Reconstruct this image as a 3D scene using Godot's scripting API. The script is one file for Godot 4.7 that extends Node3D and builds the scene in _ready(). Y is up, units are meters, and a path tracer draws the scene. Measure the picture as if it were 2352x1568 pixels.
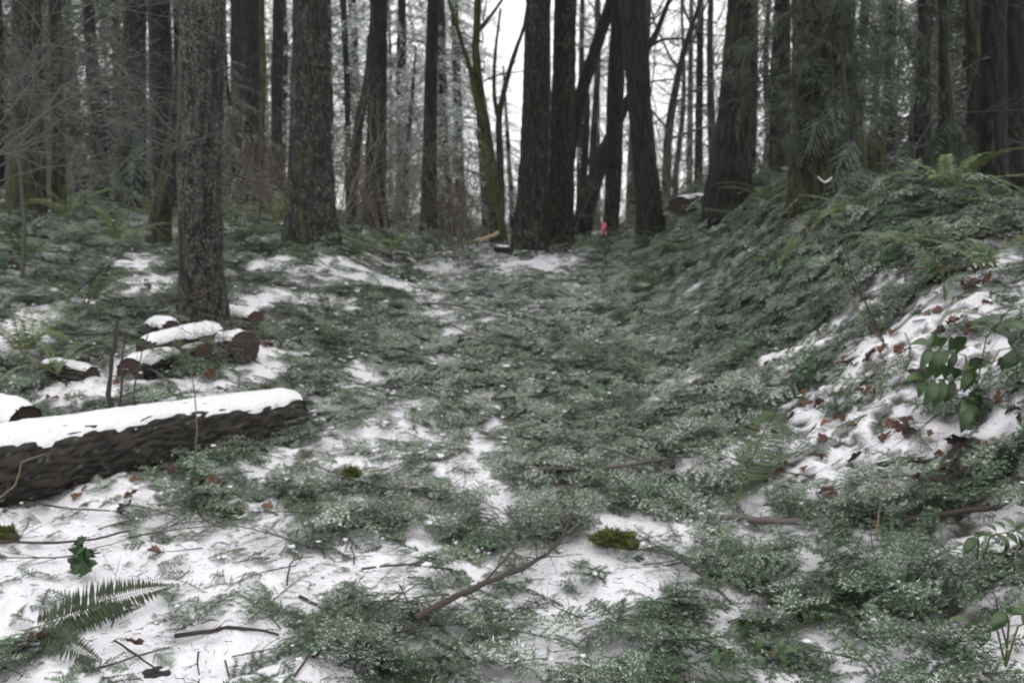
extends Node3D
# Snowy forest hollow strewn with storm-felled conifer boughs.

const F := 2154.0          # focal length in the units of a 2352 x 1568 picture
const PITCH := 0.1309
const EYE := Vector3(0, 1.4, 0)

# ---------------------------------------------------------------- mesh buffer
class B:
	var v := PackedVector3Array()
	var c := PackedColorArray()
	var i := PackedInt32Array()
	func tri(p: Vector3, q: Vector3, r: Vector3, col: Color) -> void:
		var k := v.size()
		v.append(p); v.append(q); v.append(r)
		c.append(col); c.append(col); c.append(col)
		i.append(k); i.append(k + 1); i.append(k + 2)
	func quad(p: Vector3, q: Vector3, r: Vector3, s: Vector3, col: Color) -> void:
		var k := v.size()
		v.append(p); v.append(q); v.append(r); v.append(s)
		for j in 4: c.append(col)
		i.append_array(PackedInt32Array([k, k + 1, k + 2, k, k + 2, k + 3]))
	func needle(p: Vector3, tip: Vector3, side: Vector3, col: Color) -> void:
		tri(p - side, tip, p + side, col)
	# a leaf bent along its midrib: two halves, four triangles
	func leaf(p: Vector3, along: Vector3, side: Vector3, up: Vector3, col: Color) -> void:
		var m := p + along * 0.45 + up
		var t := p + along
		var l := p + along * 0.4 - side
		var r := p + along * 0.4 + side
		tri(p, l, m, col); tri(l, t, m, col)
		tri(p, m, r, col); tri(m, t, r, col)
	func tube(pts: PackedVector3Array, rad: PackedFloat32Array, sides: int, col: Color, jitter := 0.0, rng: RandomNumberGenerator = null) -> void:
		var n := pts.size()
		var k0 := v.size()
		var t := (pts[1] - pts[0]).normalized()
		var u := t.cross(Vector3(0.31, 0.2, 0.93)).normalized()
		for a in n:
			if a > 0:
				t = (pts[min(a + 1, n - 1)] - pts[a - 1]).normalized()
				u = (u - t * u.dot(t)).normalized()
			var w := t.cross(u)
			for s in sides:
				var an := TAU * s / sides
				var r := rad[a]
				if jitter > 0.0: r *= 1.0 + rng.randf_range(-jitter, jitter)
				v.append(pts[a] + (u * cos(an) + w * sin(an)) * r)
				c.append(col)
		for a in n - 1:
			for s in sides:
				var s2 := (s + 1) % sides
				var p := k0 + a * sides + s
				var q := k0 + a * sides + s2
				i.append_array(PackedInt32Array([p, p + sides, q, q, p + sides, q + sides]))
		for e in [0, n - 1]:
			var k := v.size()
			v.append(pts[e]); c.append(col)
			for s in sides:
				var p: int = k0 + e * sides + s
				var q: int = k0 + e * sides + (s + 1) % sides
				if e == 0: i.append_array(PackedInt32Array([k, p, q]))
				else: i.append_array(PackedInt32Array([k, q, p]))
	func mesh(m: Material) -> ArrayMesh:
		var nn := PackedVector3Array()
		nn.resize(v.size())
		for t in range(0, i.size(), 3):
			var a := i[t]
			var b := i[t + 1]
			var d := i[t + 2]
			var x := (v[d] - v[a]).cross(v[b] - v[a])
			nn[a] += x; nn[b] += x; nn[d] += x
		for k in nn.size():
			nn[k] = nn[k].normalized() if nn[k].length_squared() > 1e-24 else Vector3.UP
		var arr := []
		arr.resize(Mesh.ARRAY_MAX)
		arr[Mesh.ARRAY_VERTEX] = v
		arr[Mesh.ARRAY_NORMAL] = nn
		arr[Mesh.ARRAY_COLOR] = c
		arr[Mesh.ARRAY_INDEX] = i
		var am := ArrayMesh.new()
		am.add_surface_from_arrays(Mesh.PRIMITIVE_TRIANGLES, arr)
		am.surface_set_material(0, m)
		return am

var M := {}
var rng := RandomNumberGenerator.new()
var n_big := FastNoiseLite.new()
var n_mid := FastNoiseLite.new()
var n_fine := FastNoiseLite.new()
var n_bark := FastNoiseLite.new()
var n_patch := FastNoiseLite.new()
var used := {}
var patches := []
var gaps := []
var litter := []

func numbered(s: String) -> String:
	if not used.has(s):
		used[s] = 0
		return s
	used[s] += 1
	return "%s_%03d" % [s, used[s]]

func thing(called: String, label: String, category: String, at := Vector3.ZERO, group := "") -> Node3D:
	var o := Node3D.new()
	o.name = numbered(called)
	add_child(o)
	o.position = at
	tag(o, label, category, group)
	return o

func tag(o: Node, label: String, category := "", group := "", kind := "") -> void:
	if label: o.set_meta("label", label)
	if category: o.set_meta("category", category)
	if group: o.set_meta("group", group)
	if kind: o.set_meta("kind", kind)

func part(called: String, m: Mesh, parent: Node) -> MeshInstance3D:
	var o := MeshInstance3D.new()
	o.name = numbered(called) if parent == self else called
	o.mesh = m
	parent.add_child(o, true)
	return o

func multi(called: String, m: Mesh, xf: Array, cols: PackedColorArray, parent: Node) -> MultiMeshInstance3D:
	var mm := MultiMesh.new()
	mm.transform_format = MultiMesh.TRANSFORM_3D
	mm.use_colors = true
	mm.mesh = m
	mm.instance_count = xf.size()
	for k in xf.size():
		mm.set_instance_transform(k, xf[k])
		mm.set_instance_color(k, cols[k])
	var o := MultiMeshInstance3D.new()
	o.name = numbered(called) if parent == self else called
	o.multimesh = mm
	parent.add_child(o, true)
	return o

func dup(o: Node3D, label: String) -> Node3D:
	var r: Node3D = o.duplicate()
	r.name = numbered(str(o.name).rstrip("0123456789").rstrip("_"))
	add_child(r)
	if label: r.set_meta("label", label)
	return r

# ---------------------------------------------------------------- places
func at(X: float, Y: float, d: float) -> Vector3:
	var up := Vector3(0, cos(PITCH), -sin(PITCH))
	var fw := Vector3(0, -sin(PITCH), -cos(PITCH))
	var dir := Vector3((X - 1176.0) / F, 0, 0) + up * ((784.0 - Y) / F) + fw
	return EYE + dir * (d / -dir.z)

func sstep(a: float, b: float, x: float) -> float:
	var t := clampf((x - a) / (b - a), 0.0, 1.0)
	return t * t * (3.0 - 2.0 * t)

# the large shape of the ground, without its lumps
func base_h(x: float, z: float) -> float:
	var d := -z
	var f := 0.07 * maxf(0.0, d - 3.4)
	if d > 15.0: f = 0.812 + 0.05 * (1.0 - exp(-(d - 15.0) * 0.3)) 
	f -= 0.03 * sstep(3.4, 2.0, d)
	var lb := sstep(3.8, 7.5, d) * (0.26 * sstep(-1.0, -2.7, x) + 0.085 * maxf(0.0, -x - 2.6) * sstep(20.0, 9.0, -x))
	lb += 0.12 * sstep(8.0, 13.0, d) * sstep(-0.9, -2.4, x)
	var toe := 0.95 + 0.02 * d
	var wid := 1.9 + 0.09 * maxf(0.0, d - 5.0)
	var rb := clampf(0.8 + 0.13 * (d - 4.0), 0.65, 1.24) * sstep(toe, toe + wid, x) * sstep(-0.5, 3.0, d) * sstep(40.0, 18.0, d)
	rb += 0.06 * sstep(0.7, 1.4, x)
	rb -= 0.72 * sstep(3.0, 5.6, x) * sstep(4.0, 7.0, d)
	return f + lb + rb

func ground(x: float, z: float) -> float:
	var h := base_h(x, z)
	for g in gaps:
		h -= g[3] * exp(-pow((x - g[0].x) / g[1], 2.0) - pow((z - g[0].z) / g[2], 2.0))
	h += 0.075 * n_big.get_noise_2d(x, z) + 0.045 * n_mid.get_noise_2d(x, z)
	return h

func hit(X: float, Y: float, lift := 0.0) -> Vector3:
	var d := 1.0
	var last := d
	while d < 90.0:
		var p := at(X, Y, d)
		if p.y < ground(p.x, p.z):
			var lo := last
			var hi := d
			for k in 10:
				var md := (lo + hi) * 0.5
				var q := at(X, Y, md)
				if q.y < ground(q.x, q.z): hi = md
				else: lo = md
			d = hi
			break
		last = d
		d *= 1.02
	var w := at(X, Y, d)
	return Vector3(w.x, ground(w.x, w.z) + lift, w.z)

func on(x: float, z: float, lift := 0.0) -> Vector3:
	return Vector3(x, ground(x, z) + lift, z)

func slope_basis(x: float, z: float, yaw: float) -> Basis:
	var e := 0.12
	var nrm := Vector3(ground(x - e, z) - ground(x + e, z), 2 * e, ground(x, z - e) - ground(x, z + e)).normalized()
	var fx := Vector3(cos(yaw), 0, -sin(yaw))
	fx = (fx - nrm * fx.dot(nrm)).normalized()
	return Basis(fx, nrm, fx.cross(nrm))

# ellipses given by where they lie in the picture become ellipses on the ground
func patch(X: float, Y: float, rx: float, ry: float, s := 1.0) -> void:
	var c := hit(X, Y)
	var r := hit(X + rx, Y)
	var t := hit(X, Y - ry)
	var b := hit(X, Y + ry)
	var wr := Vector2(r.x - c.x, r.z - c.z)
	patches.append([Vector2(c.x, c.z), maxf(0.08, wr.length()), maxf(0.08, absf(t.z - b.z) * 0.5), s, Vector2((t.x - b.x), (t.z - b.z))])

func bare(x: float, z: float) -> float:
	var out := 0.0
	var wob := n_patch.get_noise_2d(x, z) * 0.55 + n_mid.get_noise_2d(x * 2.0, z * 2.0) * 0.25
	for p in patches:
		var dx: float = (x - p[0].x) / p[1]
		if absf(dx) > 1.8: continue
		var dz: float = (z - p[0].y) / p[2]
		if absf(dz) > 1.8: continue
		var q := 1.0 - sqrt(dx * dx + dz * dz) + wob
		out = maxf(out, clampf(q * 2.0 + 0.25, 0.0, 1.0) * p[3])
	return out

# ---------------------------------------------------------------- builders of plants
func lin(r: float, g: float, b: float) -> Color:
	return Color(r, g, b)

func jit(col: Color, a: float) -> Color:
	var k := 1.0 + rng.randf_range(-a, a)
	return Color(clampf(col.r * k, 0, 1), clampf(col.g * k * (1.0 + rng.randf_range(-a, a) * 0.25), 0, 1), clampf(col.b * k, 0, 1))

# twig with needles all along; colours are shares of the copy's own colour
func needled(b: B, p: Vector3, dir: Vector3, up: Vector3, length: float, nl: float, nw: float, step: float, frost: float, stem_r: float, stemcol: Color, droop: float) -> void:
	var n := int(maxf(2, length / step))
	var side := dir.cross(up).normalized()
	var pts := PackedVector3Array()
	var rad := PackedFloat32Array()
	var q := p
	var dd := dir
	for k in n + 1:
		var t := float(k) / n
		if k % 4 == 0 or k == n:
			pts.append(q)
			rad.append(stem_r * (1.0 - 0.7 * t))
		dd = (dd + Vector3(0, -droop / n, 0) + side * rng.randf_range(-0.05, 0.05)).normalized()
		var s2 := dd.cross(up).normalized()
		var u2 := s2.cross(dd)
		for sg in [-1.0, 1.0]:
			var l: float = nl * rng.randf_range(0.7, 1.15) * (1.0 - 0.45 * t * t)
			var d2: Vector3 = (s2 * sg * rng.randf_range(0.75, 1.1) + dd * rng.randf_range(0.35, 0.8) + u2 * rng.randf_range(-0.35, 0.6)).normalized()
			var col := Color(0.13, 0.19, 0.112)
			var fr := rng.randf()
			if fr < frost: col = Color(0.88, 0.91, 0.91)
			elif fr < frost * 2.2: col = Color(0.38, 0.44, 0.39)
			col = jit(col, 0.3)
			b.needle(q, q + d2 * l, (d2.cross(u2 + s2 * rng.randf_range(-0.6, 0.6))).normalized() * nw * 0.5, col)
		q += dd * (length / n)
	if stem_r > 0.0: b.tube(pts, rad, 3, stemcol)

# flat spray: main twig along +x with side twigs; the needles of near boughs or the leaf clumps of far ones
func spray(b: B, length: float, width: float, side_step: float, nl: float, nw: float, step: float, frost: float, stem_r: float, stemcol: Color, droop: float, second := false) -> void:
	needled(b, Vector3.ZERO, Vector3(1, 0.05, 0).normalized(), Vector3.UP, length, nl, nw, step, frost, stem_r, stemcol, droop)
	var x := side_step * 0.6
	var sg := 1.0
	while x < length * 0.95:
		var t := x / length
		var y := -droop * 0.5 * t * t * length + 0.05 * x
		var l := width * (1.0 - t * 0.8) * rng.randf_range(0.6, 1.15)
		var dir := Vector3(rng.randf_range(0.45, 0.85), rng.randf_range(-0.1, 0.18) - droop * t * 0.5, sg).normalized()
		needled(b, Vector3(x, y, 0), dir, Vector3.UP, l, nl, nw, step, frost, stem_r * 0.55, stemcol, droop * 1.3)
		if second and l > 0.12:
			for k in int(l / 0.07):
				var s := (k + 1) * 0.07
				var d2 := (dir + Vector3(rng.randf_range(-0.2, 0.9), rng.randf_range(-0.5, 0.1), rng.randf_range(-0.7, 0.7))).normalized()
				needled(b, Vector3(x, y, 0) + dir * s + Vector3(0, -droop * 0.5 * (s / l) * (s / l) * l, 0), d2, Vector3.UP, l * 0.4 * (1.1 - s / l), nl, nw, step, frost, stem_r * 0.35, stemcol, droop * 1.5)
		sg = -sg
		x += side_step * rng.randf_range(0.6, 1.2)

# leafless branching wood
func branchy(b: B, p: Vector3, dir: Vector3, length: float, r: float, level: int, col: Color, bend: float, kids: int, spread := 0.8, grav := 0.0) -> void:
	var n := 6 if level > 1 else 4
	var pts := PackedVector3Array([p])
	var rad := PackedFloat32Array([r])
	var q := p
	var d := dir
	for k in n:
		d = (d + Vector3(rng.randf_range(-bend, bend), rng.randf_range(-bend, bend) + grav, rng.randf_range(-bend, bend))).normalized()
		q += d * length / n
		pts.append(q)
		rad.append(r * (1.0 - 0.75 * (k + 1.0) / n))
	b.tube(pts, rad, 5 if r > 0.012 else 3, jit(col, 0.2))
	if level <= 0: return
	for k in kids:
		var t := rng.randf_range(0.2, 0.98)
		var j := int(t * n)
		var o := pts[j].lerp(pts[j + 1], t * n - j)
		var dj := (pts[j + 1] - pts[j]).normalized()
		var side := dj.cross(Vector3(rng.randf_range(-1, 1), rng.randf_range(-1, 1), rng.randf_range(-1, 1))).normalized()
		var d2 := (dj * rng.randf_range(0.5, 1.0) + side * spread).normalized()
		branchy(b, o, d2, length * rng.randf_range(0.3, 0.62) * (1.15 - t * 0.5), maxf(r * 0.5 * (1.1 - t * 0.5), 0.0012), level - 1, col, bend, maxi(2, kids - 1), spread, grav)

# a trunk whose bark is furrowed in its geometry
func trunk_mesh(pts: PackedVector3Array, rad: PackedFloat32Array, sides: int, step: float, sd: int, furrow: float, moss: float, lichen: float, tone: float, flare: float, warm := 1.0) -> ArrayMesh:
	var b := B.new()
	# resample
	var curve := Curve3D.new()
	for k in pts.size():
		var tin := Vector3.ZERO
		if k > 0 and k < pts.size() - 1: tin = (pts[k + 1] - pts[k - 1]) * 0.16
		curve.add_point(pts[k], -tin, tin)
	var total := curve.get_baked_length()
	var cum := [0.0]
	for k in range(1, pts.size()): cum.append(curve.get_closest_offset(pts[k]))
	var n := int(total / step)
	var gy := pts[0].y + 0.3
	var off := sd * 13.7
	var seg := 0
	for k in n + 1:
		var s := total * k / n
		while seg < cum.size() - 2 and s > cum[seg + 1]: seg += 1
		var t := clampf((s - cum[seg]) / maxf(0.001, cum[seg + 1] - cum[seg]), 0.0, 1.0)
		var R: float = lerpf(rad[seg], rad[seg + 1], t)
		var p := curve.sample_baked(s)
		var tg := (curve.sample_baked(minf(s + 0.05, total)) - curve.sample_baked(maxf(s - 0.05, 0.0))).normalized()
		var u := tg.cross(Vector3(0, 0, 1)).normalized()
		var w := tg.cross(u)
		var hgt := p.y - gy
		var fl := flare * exp(-maxf(hgt, 0.0) / (R * 2.2))
		for a in sides:
			var an := TAU * a / sides
			var ca := cos(an)
			var sa := sin(an)
			var root := 1.0 + fl * (0.75 + 0.5 * n_mid.get_noise_2d(ca * 1.2 + off, sa * 1.2))
			var bf := 2.4 if flare == 0.0 else 1.0
			var nv := n_bark.get_noise_3d(ca * R * bf + off, s * 0.15 * bf, sa * R * bf)
			var n2 := n_bark.get_noise_3d(ca * R * 2.6 + off + 40.0, s * 0.7, sa * R * 2.6)
			var ridge := 1.0 - absf(nv) * 4.2
			ridge = clampf(ridge, -0.5, 1.0) * -1.0 + 0.45 * n2
			var lump := n_mid.get_noise_3d(ca * R + off, s * 0.6, sa * R) 
			var r := R * root * (1.0 + 0.06 * lump) + furrow * ridge
			b.v.append(p + (u * ca + w * sa) * r)
			var deep := clampf(0.62 + ridge * 0.62, 0.12, 1.2)
			var col := Color(0.041 * warm, 0.039, 0.0352 / warm) * (tone * deep)
			var mo := n_patch.get_noise_3d(ca * 0.7 + off, s * 0.55, sa * 0.7) * 0.9 + n_fine.get_noise_3d(ca * R * 2.0, s, sa * R * 2.0 + off) * 0.5
			var mm := clampf((mo + moss * 1.15 - 0.52 + 0.35 * exp(-maxf(hgt, 0.0) / 0.5) * sign(moss)) * 2.2, 0.0, 0.92)
			col = col.lerp((Color(0.1, 0.108, 0.026) if moss > 0.6 else Color(0.055, 0.064, 0.019)) * (0.4 + 0.65 * deep), mm)
			var li := n_fine.get_noise_3d(ca * R * 6.5 + off, s * 5.0, sa * R * 6.5) + 0.35 * n_mid.get_noise_3d(ca * R + off, s * 0.7, sa * R)
			var lm := clampf((li + lichen - 0.5) * 3.0, 0.0, 0.8) * signf(lichen)
			col = col.lerp(Color(0.14, 0.16, 0.13), lm)
			b.c.append(Color(clampf(col.r * 3.3, 0, 1), clampf(col.g * 3.3, 0, 1), clampf(col.b * 3.3, 0, 1)))
	for k in n:
		for a in sides:
			var p := k * sides + a
			var q := k * sides + (a + 1) % sides
			b.i.append_array(PackedInt32Array([p, p + sides, q, q, p + sides, q + sides]))
	return b.mesh(M.bark)

# path in the picture (from the base upwards): [x, y, width]
func tree_path(path: Array, d: float, dtop := 0.0, height := 9.0) -> Array:
	var pts := PackedVector3Array()
	var rad := PackedFloat32Array()
	for k in path.size():
		var dd := d + dtop * k / maxf(1, path.size() - 1)
		pts.append(at(path[k][0], path[k][1], dd))
		rad.append(path[k][2] * 0.5 * dd / F)
	# on down into the ground
	var dirn := (pts[0] - pts[1]).normalized()
	var g := ground(pts[0].x, pts[0].z) - 0.3
	if pts[0].y > g + 0.05:
		var s := (pts[0].y - g) / maxf(0.2, -dirn.y)
		pts.insert(0, pts[0] + Vector3(dirn.x * 0.7, dirn.y, dirn.z) * s)
		rad.insert(0, rad[0] * 1.05)
	else:
		pts[0].y = g
	var e := pts.size() - 1
	var up := (pts[e] - pts[e - 1]).normalized()
	if pts[e].y < height and path[path.size() - 1][1] < 12:
		var s2 := (height - pts[e].y) / maxf(0.3, up.y)
		pts.append(pts[e] + up * s2)
		rad.append(rad[e] * maxf(0.45, 1.0 - 0.035 * s2))
	return [pts, rad]

func dead_twigs(t: Node3D, a: Array, count: int, ylo: float, yhi: float, lng: float) -> void:
	for k in count:
		var y := rng.randf_range(ylo, yhi)
		var pts: PackedVector3Array = a[0]
		for j in pts.size() - 1:
			if y >= pts[j].y and y <= pts[j + 1].y:
				var f := (y - pts[j].y) / (pts[j + 1].y - pts[j].y)
				var p := pts[j].lerp(pts[j + 1], f)
				var r: float = lerpf(a[1][j], a[1][j + 1], f)
				var an := rng.randf_range(0, TAU)
				var dir := Vector3(cos(an), rng.randf_range(-0.25, 0.2), sin(an)).normalized()
				var b := B.new()
				branchy(b, p + Vector3(dir.x, 0, dir.z) * r * 0.9, dir, lng * rng.randf_range(0.5, 1.3), 0.011 * sqrt(lng), 1, lin(0.055, 0.05, 0.045), 0.12, 6, 0.7, -0.04)
				part("dead_branch", b.mesh(M.wood), t)
				break

# which trunk in view stands nearest, for telling alike trees apart
func beside(X: float, i: int) -> String:
	var marks := [[62, "the thick mossy trunk at far left"], [306, "the trunk with the frosted hanging bough"], [463, "the nearest lichen trunk"], [582, "the dark trunk with the yellow mossy pole"], [712, "the large flared trunk"], [868, "the tall dark fir left of the hollow"], [990, "the slender straight fir"], [1112, "the forked mossy maple"], [1230, "the left twin fir"], [1296, "the right twin fir"], [1414, "the narrow fir touching the left-leaning one"], [1462, "the left-leaning fir above the ribbon"], [1606, "the thin bare fir pole"], [1690, "the big leaning fir"], [1794, "the plain trunk left of the mossy giant"], [1900, "the mossy giant"], [2014, "the squat mossy snag"], [2124, "the slim ridge trunk"], [2172, "the thin black trunk"], [2280, "the wide black trunk at right"]]
	var best: Array = marks[0]
	for m in marks:
		if absf(m[0] - X) < absf(best[0] - X): best = m
	var off: float = X - best[0]
	if absf(off) < 16: return "directly behind " + best[1]
	return ("just left of " if off < 0 else "just right of ") + best[1]

func rad_ok(path: Array) -> bool:
	return path[0][2] > 32 and path[path.size() - 1][1] < 12

func tree(called: String, label: String, path: Array, d: float, o := {}) -> Array:
	var a := tree_path(path, d, o.get("dtop", 0.0), o.get("height", 13.0))
	var t := thing(called, label, "tree", Vector3.ZERO, o.get("group", ""))
	var origin: Vector3 = Vector3(a[0][0].x, a[0][0].y, a[0][0].z)
	t.position = origin
	var local := PackedVector3Array()
	for p in a[0]: local.append(p - origin)
	a[0] = local
	var sides: int = o.get("sides", 40)
	part("trunk", trunk_mesh(local, a[1], sides, o.get("step", 0.05), int(path[0][0]), o.get("furrow", 0.012), o.get("moss", 0.15), o.get("lichen", 0.0), o.get("tone", 0.8), o.get("flare", 0.3), o.get("warm", 1.0)), t)
	if called in ["fir_tree", "leaning_tree", "lichen_tree"] and d < 17.5 and rad_ok(path):
		var xf := []
		var cols := PackedColorArray()
		var e := local.size() - 1
		for k in 46:
			var f := rng.randf()
			var p := local[e - 1].lerp(local[e], f)
			if p.y + origin.y < 5.6 + 0.12 * d: continue
			bough_copy(xf, cols, p, rng.randf_range(0, TAU), rng.randf_range(-0.3, 0.15), rng.randf_range(-0.5, 0.5), rng.randf_range(1.6, 3.0), lin(0.3, 0.33, 0.29))
		multi("crown", M.lod[0], xf, cols, t).set_meta("kind", "stuff")
	if o.has("twigs"): dead_twigs(t, a, o.twigs, 1.0, o.get("twig_top", 5.0), o.get("twig_len", 1.0))
	return [t, a]

func bough_copy(xf: Array, cols: PackedColorArray, p: Vector3, yaw: float, pitch: float, roll: float, s: float, col: Color) -> void:
	var bs := Basis(Vector3.UP, yaw) * Basis(Vector3(0, 0, 1), pitch) * Basis(Vector3(1, 0, 0), roll)
	xf.append(Transform3D(bs.scaled_local(Vector3(s, s, s)), p))
	cols.append(jit(col, 0.25))

func conifer(label: String, group: String, x: float, d: float, height: float, crown_from: float, reach: float, n: int, trunk_r: float, col: Color, m: Mesh, lean := 0.0) -> void:
	var g := ground(x, -d)
	var t := thing("conifer_tree", label, "tree", Vector3(x, g - 0.15, -d), group)
	var pts := PackedVector3Array([Vector3.ZERO, Vector3(lean * 0.5, height * 0.5, 0), Vector3(lean, height, 0)])
	var rad := PackedFloat32Array([trunk_r, trunk_r * 0.7, trunk_r * 0.25])
	part("trunk", trunk_mesh(pts, rad, 14, 0.35, int(x * 31 + d * 7), 0.012, 0.12, 0.0, 0.75, 0.25), t)
	var xf := []
	var cols := PackedColorArray()
	for k in n:
		var f := pow((k + rng.randf()) / n, 0.9)
		var y := lerpf(crown_from, height * 0.98, f)
		var s := reach * (1.0 - 0.75 * f) * rng.randf_range(0.6, 1.2)
		var yaw := rng.randf_range(0, TAU)
		bough_copy(xf, cols, Vector3(lean * y / height, y, 0), yaw, rng.randf_range(-0.35, 0.12), rng.randf_range(-0.5, 0.5), s, col)
	multi("crown", m, xf, cols, t).set_meta("kind", "stuff")

func _ready() -> void:
	rng.seed = 71
	# ------------------------------------------------------------ camera, sky, light
	var cam := Camera3D.new()
	cam.name = "camera"
	cam.fov = rad_to_deg(2.0 * atan(784.0 / F))
	cam.near = 0.1
	cam.far = 400.0
	cam.position = EYE
	cam.rotation.x = -PITCH
	var lens := CameraAttributesPhysical.new()
	lens.frustum_focal_length = 33.0
	lens.frustum_focus_distance = 1.6
	lens.exposure_aperture = 6.8
	lens.exposure_sensitivity = 100.0
	cam.attributes = lens
	add_child(cam)
	cam.make_current()
	var env := Environment.new()
	env.background_mode = Environment.BG_SKY
	var sm := ProceduralSkyMaterial.new()
	sm.sky_top_color = Color(0.975, 0.972, 0.985)
	sm.sky_horizon_color = Color(1.0, 0.996, 1.0)
	sm.sky_curve = 0.3
	sm.ground_bottom_color = Color(0.4, 0.4, 0.41)
	sm.ground_horizon_color = Color(0.7, 0.7, 0.7)
	sm.sky_energy_multiplier = 1.0
	var sky := Sky.new()
	sky.sky_material = sm
	env.sky = sky
	env.tonemap_mode = Environment.TONE_MAPPER_LINEAR
	env.tonemap_exposure = 1.15
	env.background_energy_multiplier = 1.25
	env.sdfgi_enabled = true
	env.ssao_enabled = true
	env.ssil_enabled = true
	env.fog_enabled = true
	env.fog_light_color = Color(0.93, 0.95, 0.97)
	env.fog_density = 0.0008
	var we := WorldEnvironment.new()
	we.name = "world_environment"
	we.environment = env
	add_child(we)
	var sun := DirectionalLight3D.new()
	sun.name = "sun"
	sun.light_energy = 0.25
	sun.light_color = Color(1.0, 0.985, 0.96)
	sun.light_angular_distance = 25.0
	sun.shadow_enabled = true
	sun.rotation_degrees = Vector3(-62, 25, 0)
	add_child(sun)
	make_noise()
	make_materials()
	make_lod()
	make_patches()
	make_ground()
	make_trees()
	make_background()
	make_bare_trees()
	make_carpet()
	make_logs()
	make_sticks()
	make_plants()
	make_leaves()
	make_small()

func make_noise() -> void:
	for a in [[n_big, 0.55, 11], [n_mid, 2.2, 12], [n_fine, 7.0, 13], [n_bark, 12.0, 14], [n_patch, 1.5, 15]]:
		a[0].noise_type = FastNoiseLite.TYPE_SIMPLEX_SMOOTH
		a[0].frequency = a[1]
		a[0].seed = a[2]
		a[0].fractal_type = FastNoiseLite.FRACTAL_FBM
		a[0].fractal_octaves = 3
	n_fine.fractal_octaves = 2
	n_bark.fractal_octaves = 2

func std(rough: float, vc := true) -> StandardMaterial3D:
	var m := StandardMaterial3D.new()
	m.roughness = rough
	m.vertex_color_use_as_albedo = vc
	return m

func noise_tex(freq: float, sd: int, size := 512, normal := false, strength := 6.0) -> NoiseTexture2D:
	var t := NoiseTexture2D.new()
	var n := FastNoiseLite.new()
	n.noise_type = FastNoiseLite.TYPE_SIMPLEX_SMOOTH
	n.frequency = freq
	n.seed = sd
	n.fractal_octaves = 4
	t.noise = n
	t.width = size
	t.height = size
	t.seamless = true
	t.as_normal_map = normal
	t.bump_strength = strength
	return t

func make_materials() -> void:
	var bark := std(0.92)
	bark.albedo_color = Color(0.303, 0.303, 0.303).linear_to_srgb()
	bark.heightmap_enabled = true
	bark.heightmap_texture = noise_tex(0.012, 3)
	bark.heightmap_scale = 1.2
	bark.uv1_triplanar = true
	bark.uv1_world_triplanar = true
	bark.uv1_scale = Vector3(2.4, 0.7, 2.4)
	M.bark = bark
	var wood := std(0.85)
	M.wood = wood
	var needles := std(0.5)
	needles.metallic_specular = 0.5
	M.needles = needles
	var snow := std(0.75)
	snow.heightmap_enabled = true
	snow.heightmap_texture = noise_tex(0.04, 5)
	snow.heightmap_scale = 0.9
	snow.uv1_triplanar = true
	snow.uv1_world_triplanar = true
	snow.uv1_scale = Vector3(1.7, 1.7, 1.7)
	M.snow = snow
	var leafm := std(0.45)
	leafm.backlight_enabled = true
	leafm.backlight = Color(0.25, 0.3, 0.12)
	M.leaf = leafm
	var dry := std(0.7)
	M.dry = dry
	var moss := std(0.95)
	M.moss = moss
	var ribbon := std(0.5, false)
	ribbon.albedo_color = Color(0.9, 0.43, 0.6)
	M.ribbon = ribbon

func make_lod() -> void:
	# coarse boughs for trees beyond the hollow
	var lod := []
	for k in 3:
		var b := B.new()
		spray(b, 1.0, 0.5, 0.085, 0.075, 0.02, 0.05, 0.4, 0.008, lin(0.25, 0.22, 0.2), 0.55 + 0.15 * k)
		lod.append(b.mesh(M.needles))
	M.lod = lod

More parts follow.
